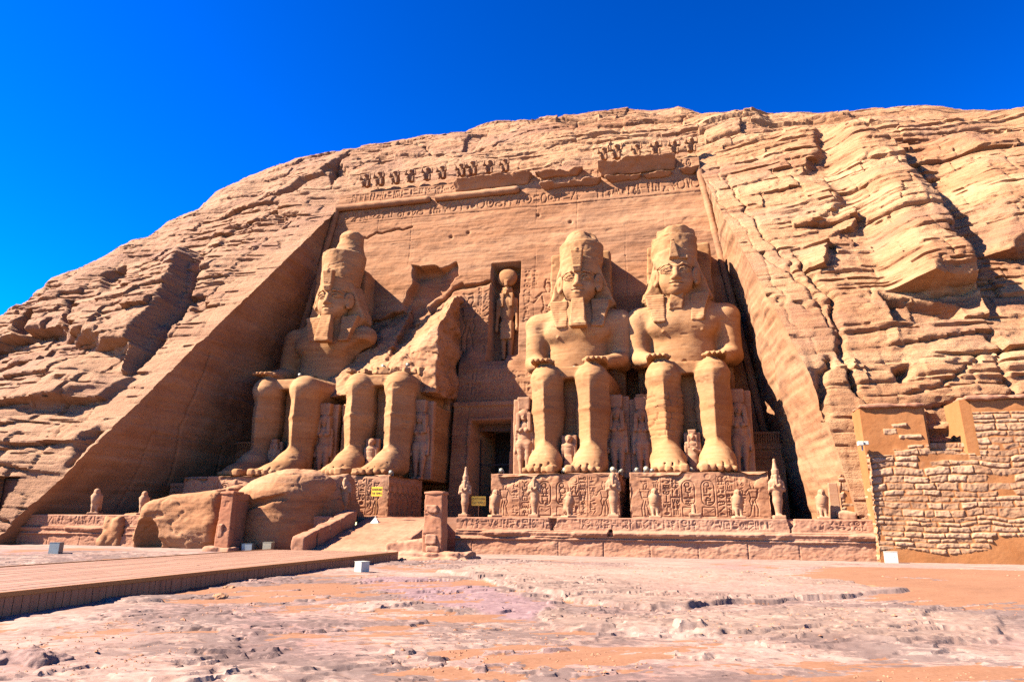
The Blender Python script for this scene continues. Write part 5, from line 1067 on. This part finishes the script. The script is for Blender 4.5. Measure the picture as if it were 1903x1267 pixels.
def pillar(x0, x1, y0, y1, z0, z1, label, panel, seed):
    c = np.array([(x0+x1)/2, (y0+y1)/2, z0]); t = empty('pillar', c, label, 'pillar', 'pillars flanking the ramp'); hx, hy, h = (x1-x0)/2, (y1-y0)/2, z1-z0
    f = SDF((-hx-.5, -hy-.5, -.4), (hx+.5, hy+.5, h+.5), .035)
    f.taper(-.3, h, (0, 0), (hx*1.06, hy*1.03), (0, 0), (hx*.9, hy*.95), .04, 0)
    if panel: f.box((hx+.02, .12, h*.52), (.12, hy*.68, h*.36), .02, .02, 'sub')
    f.noise(.03, 1.8, 4, seed); o = f.mesh('shaft', M_PL, t); displace(o, weather(.5, 2))
    b = SDF((-hx-.5, -hy-.5, h-.3), (hx+.5, hy+.5, h+.5), .035); b.box((0, 0 if not panel else -hy*.55, h+.02), (hx*1.02, hy*1.02 if not panel else hy*.45, .07), .03, 0); b.noise(.03, 2, 3, 2); b.mesh('cap_stone', M_PL, t)
    g = SDF((-hx-.4, -hy-.4, -.4), (hx+.4, hy+.4, h+.3), .035)
    for (a, z, w, hh) in ((-.12*hx, h*.76, .55*hx, .16), (-.1*hx, h*.3, .6*hx, .22), (.15*hx, h*.14, .6*hx, .14)) if not panel else ((-.35*hx, h*.32, .35*hx, .32),):
        g.box((a, -hy*1.0, z), (w, .07, hh), .05, .0)
    g.noise(.06, 2.5, 3, seed+3); g.mesh('old_stone_inlay', M_TERR, t)
    return t
M_PL = rock_mat('smooth_red_mortar', (.50, .20, .105), (.56, .245, .13), (.60, .28, .16), .25, .02, 2.0)
pillar(2.50, 3.42, -13.75, -12.95, .05, 2.85, 'free standing square pillar right of the ramp on a stepped footing', False, 3)
t2 = pillar(-9.2, -8.42, -12.0, -10.0, .2, 2.95, 'pillar slab left of the ramp with a recessed dark side panel before the fallen drum', True, 4)
b = SDF((-9.9, -12.7, -.1), (-7.6, -9.4, .6), .05); b.box((-8.8, -11.1, .15), (.75, 1.35, .17), .06, 0); b.noise(.07, 1.5, 3, 5); o = b.mesh('footing', M_TERR); o.data.transform(Matrix.Translation(tuple(-np.array(t2.location)))); o.parent = t2

# ================================================================== BOARDWALK
BX0, BX1, BY0, BY1, BZ = -4.35, 1.72, -43.5, -14.6, .36
t = empty('boardwalk', ((BX0+BX1)/2, -29, 0), 'long raised wooden boardwalk running from the lower left to the ramp', 'boardwalk'); off = ((BX0+BX1)/2, -29, 0)
def wood(name, a, b_, bmp=.4, ax=1):
    m, nt_, b = nodes(name); pos = nd(nt_, 'ShaderNodeNewGeometry').outputs['Position']
    g = noise(nt_, pos, (9, .5, 3) if ax else (4, 4, .8), 1, 8, .65, .3); p = noise(nt_, pos, (7.1, .02, .3) if ax else (1.6, 4.3, .1), 1, 2, .5)
    a, b_ = tuple(v*.46 for v in a), tuple(v*.46 for v in b_); f_ = mth(nt_, 'ADD', mth(nt_, 'MULTIPLY', g, .6), mth(nt_, 'MULTIPLY', p, .4)); nt_.links.new(ramp(nt_, f_, [(.35, a), (.65, b_)]), b.inputs['Base Color']); b.inputs['Roughness'].default_value = .7
    bp = nd(nt_, 'ShaderNodeBump'); bp.inputs['Strength'].default_value = bmp; bp.inputs['Distance'].default_value = .01; nt_.links.new(g, bp.inputs['Height']); nt_.links.new(bp.outputs[0], b.inputs['Normal']); return m
M_DECK = wood('weathered_deck_wood', (.32, .135, .068), (.50, .245, .13)); M_RIM = wood('orange_rim_wood', (.45, .15, .03), (.66, .26, .06)); M_SIDE = wood('side_board_wood', (.40, .14, .06), (.62, .25, .12), .4, 0)
b = MB(); rr = random.Random(3); w = .145; x = BX0
while x < BX1-.06:
    y = BY0-rr.random()*3
    while y < BY1:
        l = rr.uniform(2.6, 4.2); a, c = max(y, BY0), min(y+l-.008, BY1)
        if c > a: dz = rr.uniform(-.004, .004); b.box(x-off[0], min(x+w-.010, BX1)-off[0], a-off[1], c-off[1], BZ-.04+dz, BZ+dz)
        y += l
    x += w
b.build('deck', M_DECK, t)
b = MB(); b.box(BX1-off[0]+.003, BX1+.05-off[0], BY0-off[1], BY1-off[1], BZ-.07, BZ+.018); b.box(BX0-.05-off[0], BX0-.003-off[0], BY0-off[1], BY1-off[1], BZ-.07, BZ+.03); b.build('rim', M_RIM, t, bevel=.006)
b = MB(); y = BY0
while y < BY1: b.box(BX1-.03-off[0], BX1-off[0]+rr.uniform(-.004, .004), y-off[1], y+.165-off[1], -.2, BZ-.045); y += .178
b.build('side_boards', M_SIDE, t)
b = MB(); b.box(BX0-off[0]+.02, BX1-off[0]-.06, BY1-.06-off[1], BY1-.03-off[1], -.1, BZ-.05); b.box(BX0-off[0]+.02, BX0+.05-off[0], BY0-off[1], BY1-off[1]-.1, -.1, BZ-.05); b.build('end_boards', M_SIDE, t)

# ================================================================== MASONRY WALL ON THE RIGHT
def stones(P, w, h, off, seed, mask, name, parent, ztop, res=.03, U=(1, 0, 0), N=(0, -1, 0), lean=.06):
    us = np.arange(0, w, res); zs = np.arange(0, h, res); u, z = np.meshgrid(us, zs); u, z = u.ravel().astype(np.float32), z.ravel().astype(np.float32)
    wu, wz = u+.10*vn(u*1.7, z*1.7, 0, seed)+.03*vn(u*6, z*6, 0, seed+1), z+.10*vn(u*.9, z*1.6, 2, seed+2)+.03*vn(u*5, z*7, 3, seed+3)
    g = seg_rng(seed); rows = np.cumsum(g.uniform(.19, .36, 60))-.2; k = np.clip(np.searchsorted(rows, wz), 1, 59); z0, z1 = rows[k-1], rows[k]
    wk = g.uniform(.55, 1.1, 60)[k]; ph = g.uniform(0, 5, 60)[k]; j = np.floor((wu+ph)/wk+.35*vn((wu+ph)/wk*1.3, k*5.1, 0, seed+5)); 
    q = (wu+ph)/wk+.35*vn((wu+ph)/wk*1.3, k*5.1, 0, seed+5)-j
    du = np.minimum(q, 1-q)*wk; dz = np.minimum(wz-z0, z1-wz)
    ru = _hash(j.astype(np.int32).astype(np.uint32), k.astype(np.uint32), k.astype(np.uint32), seed)
    ps = mask(u, z, k, j, ru); pres = sstep(-.02, .02, ps)
    d = sstep(.004, .05, np.minimum(du-.004, dz-.003)-.012*(ru+1)*.5)*pres
    hgt = d*(.036+.020*ru+.022*fbm(u*2.2, z*3.2, 1, 4, seed+7)+.018*fbm(u*8, z*9, 2, 3, seed+9))+.018*fbm(u*1.2, z*1.2, 5, 4, seed+11)
    tp = ztop(u); keep = z <= tp
    hgt = np.where(z > tp-.02, hgt-.25, hgt)
    V = np.array(P)[None, :]+u[:, None]*np.array(U)+z[:, None]*np.array((0, 0, 1.0))-(z*lean)[:, None]*np.array(N)+hgt[:, None]*np.array(N)
    F = grid_faces(len(zs), len(us)); F = F[keep[F].all(1)]
    tone = np.clip(.5+.5*ru, 0, 1)
    return mesh_np(name, V-np.array(off), F, M_WALL, parent, attr={'stone': np.clip(d*1.3, 0, 1), 'tone': tone})
def wall_mat():
    m, t, b = nodes('patched_masonry'); pos = nd(t, 'ShaderNodeNewGeometry').outputs['Position']
    a = nd(t, 'ShaderNodeAttribute', attribute_name='stone').outputs['Fac']; tn = nd(t, 'ShaderNodeAttribute', attribute_name='tone').outputs['Fac']
    n1 = noise(t, pos, (1, 1, 2), 2.2, 8, .65); n2 = noise(t, pos, (1, 1, 1), 9, 8, .7); n3 = noise(t, pos, (1, 1, 1), .5, 4, .6)
    sc = ramp(t, mth(t, 'ADD', mth(t, 'MULTIPLY', n1, .6), mth(t, 'MULTIPLY', tn, .4)), [(.3, (0.197, 0.099, 0.050)), (.5, (0.258, 0.141, 0.075)), (.68, (0.300, 0.177, 0.101))])
    pl = ramp(t, mth(t, 'ADD', mth(t, 'MULTIPLY', n3, .7), mth(t, 'MULTIPLY', n2, .3)), [(.4, (0.215, 0.078, 0.024)), (.62, (0.255, 0.104, 0.037))])
    t.links.new(mixc(t, a, pl, sc), b.inputs['Base Color']); b.inputs['Roughness'].default_value = .92; b.inputs['Specular IOR Level'].default_value = .15
    bp = nd(t, 'ShaderNodeBump'); bp.inputs['Distance'].default_value = .03; bp.inputs['Strength'].default_value = .5
    t.links.new(mth(t, 'ADD', mth(t, 'MULTIPLY', n2, .5), n1), bp.inputs['Height']); t.links.new(bp.outputs[0], b.inputs['Normal']); return m
M_WALL = wall_mat()
WX0 = 22.3
t = empty('masonry_wall', (WX0, -8, 0), 'high wall of irregular pale stones set in orange mortar with two tower tops, at the right', 'wall'); off = (WX0, -8, 0)
def wmask(u, z, k, j, ru):
    m = np.full(u.shape, 1.0, np.float32); x = u
    m = np.where(z < .55+.12*np.sin(x*1.7), -1, m); m = np.where((z < 1.25) & (x > 4.6) & (x < 6.6), -1, m)
    lp = (z > 4.85+.25*(x > 1.2)+.25*(x > 2.0)) & (x < 2.9); m = np.where(lp, np.where(((ru > .55) & (x > .9) & (x < 2.5) & (z < 6.9)), 1, -1), m)
    m = np.where((x > 4.3) & (z > 6.75), -1, m); m = np.where((x > 4.3) & (z > 5.6) & (ru < -.55), -1, m)
    m = np.where((x > 6.2) & (z < 1.7) & (z > .1) & (x < 20), np.where(ru > -.3, 1, -1), m)
    return np.where((ru < -.93) & (z < 5), -1, m)
def wtop(u): return np.where(u < 2.75, 7.1, np.where(u < 4.75, 4.9+.12*np.floor(vn(u*1.4, 0, 0, 3)*2), 7.35))
stones((WX0, -8.05, -.05), 13.0, 7.6, off, 5, wmask, 'wall_face', t, wtop)
b = MB()
for x0, x1, z in ((.30, 2.85, 7.08), (4.62, 13, 7.33)):
    a_, c_ = x0-.28, x1-.02; b.add([(a_, .05, 0), (c_, .05, 0), (c_, 2.6, 0), (a_, 2.6, 0), (a_, .06*z+.03, z), (c_, .06*z+.03, z), (c_, 2.6, z), (a_, 2.6, z)], [(0, 3, 2, 1), (4, 5, 6, 7), (0, 1, 5, 4), (1, 2, 6, 5), (2, 3, 7, 6), (3, 0, 4, 7)])
b.build('wall_core', M_WALL, t)
f = SDF((-.6, -.4, 6.6), (13.4, 2.8, 8.0), .06)
f.box((1.4, .98, 7.13), (1.45, .78, .09), .03, 0); f.box((9.0, .98, 7.39), (4.45, .78, .09), .03, 0); f.noise(.07, 1.8, 4, 3); f.mesh('coping', M_TERR, t)
# courses in the notch and the return beside the terrace
stones((WX0+2.85, -7.35, 4.2), 1.85, 1.5, off, 15, lambda u, z, k, j, ru: np.ones_like(u), 'notch_courses', t, lambda u: 1.2+0*u)
stones((WX0-1.0, -6.3, 1.8), 1.1, 3.3, off, 25, lambda u, z, k, j, ru: np.where(ru > -.5, 1, -1), 'return_wall', t, lambda u: 3.1-.9*(1.1-u)+.2*np.floor(u*3))
stones((WX0+.02, -6.3, 0), 1.75, 4.9, off, 27, lambda u, z, k, j, ru: np.ones_like(u), 'return_face', t, lambda u: 4.85+0*u, U=(0, -1, 0), N=(-1, 0, 0), lean=.02)
b = MB(); b.box(0, .5, 0, .35, 0, 1.75, .05, .05); o = b.build('small_stele', M_SMALL, None, bevel=.03); o.location = (20.75, -6.35, 1.86); tag(o, 'little pale rectangular stele beside the last falcon at the right end', 'stele')
f = SDF((-.6, -.4, -.05), (.6, .4, .5), .04); f.box((0, 0, .15), (.45, .25, .2), .1, 0); f.noise(.1, 2, 3, 3); o = f.mesh('loose_block', M_SMALL); o.location = (21.4, -6.6, 1.87); tag(o, 'low loose stone block at the foot of the little stele', 'boulder')

# ================================================================== SIDE SHRINES
for x, y, l, s in ((19.0, 5.6, 'small dim shrine front with ridged cornice at the right of the far right colossus', 1), (-19.0, 4.9, 'small dim shrine front with cornice left of the far left colossus', -1)):
    t = empty('side_shrine', (x, y, 1.86), l, 'shrine', 'small shrines at the facade corners')
    b = MB(); b.box(-1.6, 1.6, 0, 3.5, 0, 4.6); b.build('shrine_body', M_FACE, t, bevel=.03)
    b = MB(); b.box(-1.7, 1.7, -.12, 3.5, 4.604, 4.82); b.box(-1.62, 1.62, -.03, 3.4, 4.824, 5.0); b.box(-1.85, 1.85, -.3, 3.5, 5.6, 5.75)
    for i in range(22): a = -1.7+i*.155; b.add([(a, 0, 5.0), (a+.12, 0, 5.0), (a+.12, -.25, 5.6), (a, -.25, 5.6), (a, 3, 5.0), (a+.12, 3, 5.0), (a+.12, 3, 5.6), (a, 3, 5.6)], [(0, 1, 2, 3), (1, 5, 6, 2), (4, 0, 3, 7)])
    b.box(-1.65, 1.65, .05, 3.3, 5.004, 5.596)
    b.build('cornice', M_FACE, t)
    b = MB(); b.box(-1.3, -1.1, -.06, 0, 0, 4.0); b.box(1.1, 1.3, -.06, 0, 0, 4.0); b.box(-1.3, 1.3, -.06, 0, 4.004, 4.2); b.build('panel_frame', M_FACE, t)
# low walls and a dark gap at the back of the left recess
for x0, x1, y, h, l in ((-21.0, -19.6, -1.5, 2.3, 'low dim masonry wall deep in the left recess, left of the black gap'), (-18.9, -17.6, -2.6, 2.0, 'low masonry wall in the left recess between the black gap and the pedestal')):
    f = SDF((x0-.4, y-.5, 1.6), (x1+.4, y+1.6, 1.86+h+.4), .06); f.box(((x0+x1)/2, y+.5, 1.8+h/2), ((x1-x0)/2, .5, h/2), .05, 0)
    for k in range(1, 6): f.box(((x0+x1)/2, y, 1.86+k*.38), (2, .08, .02), .01, .04, 'sub')
    f.noise(.06, 1.6, 3, 4); o = f.mesh('low_wall', M_TERR); tag(o, l, 'wall')

# ================================================================== CHAPEL DOOR, LEFT EDGE
p0 = at(20, 885, 'y', -9.7); t = empty('chapel_door', (p0[0]-.85, -8.6, 1.7), 'brown wooden door set in the rock at the left edge', 'door')
b = MB(); b.box(-.75, .05, 0, .06, 0, 2.2); b.box(.08, .8, 0, .06, 0, 2.2); b.build('door_leaf_or_shade_sheet', M_WOOD_D, t)
b = MB(); b.box(-.85, -.76, -.05, .1, 0, 2.3); b.box(.81, .9, -.05, .1, 0, 2.3); b.box(-.76, .81, -.05, .1, 2.21, 2.3); b.build('door_frame', M_WOOD_SHADE, t)

# ================================================================== FLOODLIGHT BOXES, LAMPS, SIGNS
def box_lamp(label, loc, w, d, h, mat, rz=0):
    t = empty('floodlight_box', loc, label, 'light box', 'light boxes standing on the ground', rz)
    b = MB(); b.box(-w/2, w/2, -d/2, d/2, .0, h); b.build('housing', mat, t, bevel=.008)
    b = MB(); b.box(-w/2-.012, w/2+.012, -d/2-.012, d/2+.012, h+.001, h+.014); b.build('lid', mat, t)
    for a in (-.25, .25): b = MB(); b.tube((a*w, -d/2-.004, h*.55), (a*w, -d/2+.002, h*.55), .014); b.build('bolt', M_GREY, t)
    return t
q = at(667, 1066, 'z', -.02); box_lamp('cream metal box on the bare rock beside the boardwalk end', (q[0], q[1]+.2, -.03), (.34), .34, .38, M_WHITE, -.45)
q = at(1648, 1044, 'z', 0); box_lamp('white metal box against the foot of the masonry wall', (22.62, -8.5, -.02), .52, .3, .5, M_WHITE, -.15)
q = at(103, 1026, 'z', .12); box_lamp('dark grey backed box standing alone on the rock at the far left', (q[0], q[1], .06), .5, .3, .5, M_GREY, .15)
box_lamp('low grey box at the foot of the fallen drum', (-7.6, -11.5, .14), .55, .35, .34, M_GREY, .1)
box_lamp('dull yellow box in the shade under the fallen drum', (-6.6, -11.3, .14), .45, .35, .42, M_CREAM, .1)
def spot(label, loc, rz, sc=1.0):
    t = empty('spotlight', loc, label, 'spotlight', 'small spotlights on the monument', rz, sc)
    b = MB(); b.tube((0, -.2, .24), (0, .12, .2), .15, 12, .11); b.tube((0, -.235, .243), (0, -.205, .24), .165, 12); b.build('lamp_head', M_CREAM, t, True)
    b = MB(); b.box(-.19, -.165, -.06, .06, 0, .26); b.box(.165, .19, -.06, .06, 0, .26); b.box(-.19, .19, -.06, .06, -.02, .005); b.build('bracket', M_GREY, t); return t
SP = spot('cream spotlight at the left front corner of the pedestal right of the doorway', (3.3, -2.9, ZP+.02), .2, .8)
for (x, y, z, r, s, l) in ((6.95, -1.6, ZP+.02, .3, 1.5, 'cream spotlight between the feet of the bearded colossus'), (10.0, -2.6, ZP, -.3, 1.3, 'cream spotlight at the right corner by the toes of the bearded colossus'), (10.35, -2.2, ZP, .6, 1.0, 'second cream spotlight close behind the one at the bearded colossus toes'),
    (11.3, -2.6, ZP, .2, 1.1, 'leftmost of three spotlights before the far right colossus'), (11.9, -2.7, ZP, -.2, 1.3, 'tallest of three spotlights before the far right colossus'), (12.2, -3.1, ZP, .1, .8, 'smallest of three spotlights before the far right colossus'), (14.4, -1.7, ZP+.02, -.2, 1.2, 'cream spotlight between the feet of the beardless far right colossus'),
    (-10.9, -2.2, ZP, .2, 1.2, 'cream spotlight in the gap between the two left pedestals'), (-3.95, -2.6, ZP, .3, 1.1, 'cream spotlight on the pedestal corner left of the doorway'),
    (7.05, 2.4, ZP+7.36, .2, 1.0, 'cream lamp on the lap of the bearded colossus'), (14.9, 2.6, ZP+7.36, -.2, 1.0, 'cream lamp on the lap of the beardless colossus'), (-13.1, 1.0, ZP+7.4, .3, 1.0, 'cream lamp by the knee of the far left colossus'), (-4.9, 1.6, ZP+7.9, .3, 1.1, 'cream lamp on the right knee of the ruined colossus'), (-7.0, 2.2, ZP+8.0, -.4, 1.2, 'cream lamp on the rubble over the ruined colossus legs')):
    copy_tree(SP, (x, y, z), l, r, s*.72)
t = empty('security_lamp', (22.15, -7.9, 5.0), 'white twin lamp fixed on the left end of the masonry wall', 'lamp')
b = MB(); b.tube((0, 0, 0), (0, 0, .35), .04); b.build('post', M_GREY, t); b = MB(); b.box(-.22, .02, -.3, -.02, .22, .42); b.box(.05, .25, -.25, -.02, .25, .42); b.build('lamp_head', M_WHITE, t, bevel=.02)
def sign(label, loc, w, h, z0, lines, rz, stand):
    t = empty('warning_sign', loc, label, 'sign', 'yellow signs at the temple entrance', rz)
    b = MB(); b.box(-w/2, w/2, -.02, 0, z0, z0+h); pl = b.build('sign_plate', M_YELL, t)
    b = MB(); b.tube((0, .02, .35 if stand else 0), (0, .02, z0+h*.5), .025); b.build('pole', M_POLE, t)
    if stand:
        b = MB(); b.tube((0, .02, 0), (0, .02, .4), .035); b.add([(-.25, -.2, 0), (.25, -.2, 0), (.25, .2, 0), (-.25, .2, 0), (-.06, -.04, .28), (.06, -.04, .28), (.06, .06, .28), (-.06, .06, .28)], [(0, 1, 5, 4), (1, 2, 6, 5), (2, 3, 7, 6), (3, 0, 4, 7), (4, 5, 6, 7)]); b.build('stand', M_WHITE, t)
    for i, tx in enumerate(lines):
        c = bpy.data.curves.new('lettering', 'FONT'); c.body = tx; c.size = h*.36; c.align_x = 'CENTER'; c.align_y = 'CENTER'; c.extrude = .002; c.space_character = 1.0; c.materials.append(M_INK)
        o = bpy.data.objects.new('lettering', bpy.data.meshes.new_from_object(bpy.data.objects.new('lettering_curve', c))); COL.objects.link(o); o.parent = pl; o.rotation_euler = (R(90), 0, 0); o.location = (0, -.024, z0+h*(.70-.42*i))
        bpy.context.view_layer.update(); wd = o.dimensions.x
        if wd > w*.92: o.scale = (w*.92/wd, 1, 1)
LN = ['NO PHOTO INSIDE', 'THE TEMPLE']
q = at(697, 978, 'y', -7.6); sign('bright yellow sign on an orange pole with white stand at the top of the ramp', (q[0], -7.6, 1.5), .62, .50, 1.45, LN, .1, True)
q = at(889, 960, 'y', -6.4); sign('amber sign on a short post before the dark doorway', (q[0], -6.4, 1.86), .78, .50, .62, LN, .1, False)

# ================================================================== LOOSE STONES ON THE GROUND
SPX = [(62, 1247, .30, 'rough flat boulder at the lower left corner'), (1710, 1166, .16, 'small pale stone alone on the flat rock at the right'), (1265, 1176, .0, ''), (410, 1112, .14, 'small grey stone beside the boardwalk side boards, nearest of two'), (425, 1096, .12, 'small grey stone tucked under the boardwalk side boards')]
for px, py, r, l in SPX:
    if not r: continue
    q = at(px, py, 'z', -.03); f = SDF((-r*1.8, -r*1.8, -r), (r*1.8, r*1.8, r*1.2), r/10); f.box((0, 0, r*.1), (r*1.2, r*.8, r*.45), r*.3, 0); f.noise(r*.3, .9/r, 4, int(px)); o = f.mesh('loose_stone', M_STONE if r > .25 else M_SMALL); displace(o, lambda x, y, z, N: -r*.12*np.abs(fbm(x*2.2/r, y*2.2/r, z*3/r, 4, 5))); o.location = (q[0], q[1], -.02); tag(o, l, 'stone')

def pebbles():
    g = seg_rng(11); n = 2600; px = g.uniform(-60, 1960, n); py = 1052+215*g.uniform(0, 1, n)**.8
    P_ = np.array([at(a, b, 'z', 0) for a, b in zip(px, py)]); cl = vn(P_[:, 0]/1.8, P_[:, 1]/1.5, 0, 77); ok = (cl > .05) & ((P_[:, 0] > BX1+.15) | (P_[:, 0] < BX0-.2)) & (P_[:, 1] < -9.5)
    P_ = P_[ok]; n = len(P_); dg = bpy.context.evaluated_depsgraph_get(); gr = bpy.data.objects['ground']; V = []; F = []
    base = np.array([(1, 0, 0), (.3, .95, 0), (-.8, .6, 0), (-.8, -.6, 0), (.3, -.95, 0), (0, 0, .8), (0, 0, -.5)], float); fc = [(0, 1, 5), (1, 2, 5), (2, 3, 5), (3, 4, 5), (4, 0, 5), (1, 0, 6), (2, 1, 6), (3, 2, 6), (4, 3, 6), (0, 4, 6)]
    for i in range(n):
        hit, loc, nn, idx = gr.ray_cast((P_[i, 0], P_[i, 1], 3), (0, 0, -1))
        if not hit: continue
        d = np.linalg.norm(P_[i]-CAMP); s = g.uniform(.010, .026)*g.choice((1, 1, 1, 1.8))*min(2.2, max(.9, d/12)); a = g.uniform(0, 6.3); q = base*g.uniform(.6, 1.2, (7, 3))*s*np.array((1.2, .9, .8))
        q = np.stack([q[:, 0]*math.cos(a)-q[:, 1]*math.sin(a), q[:, 0]*math.sin(a)+q[:, 1]*math.cos(a), q[:, 2]], -1)+np.array(loc); F += [tuple(k+len(V)*1 for k in f_) for f_ in fc]; V += [tuple(v) for v in q]
    o = mesh_np('pebbles', np.array(V), np.array(F), M_TERR, None, False); tag(o, 'scatter of small loose pebbles over the bare rock and sand', 'pebbles', None, 'stuff')
pebbles()
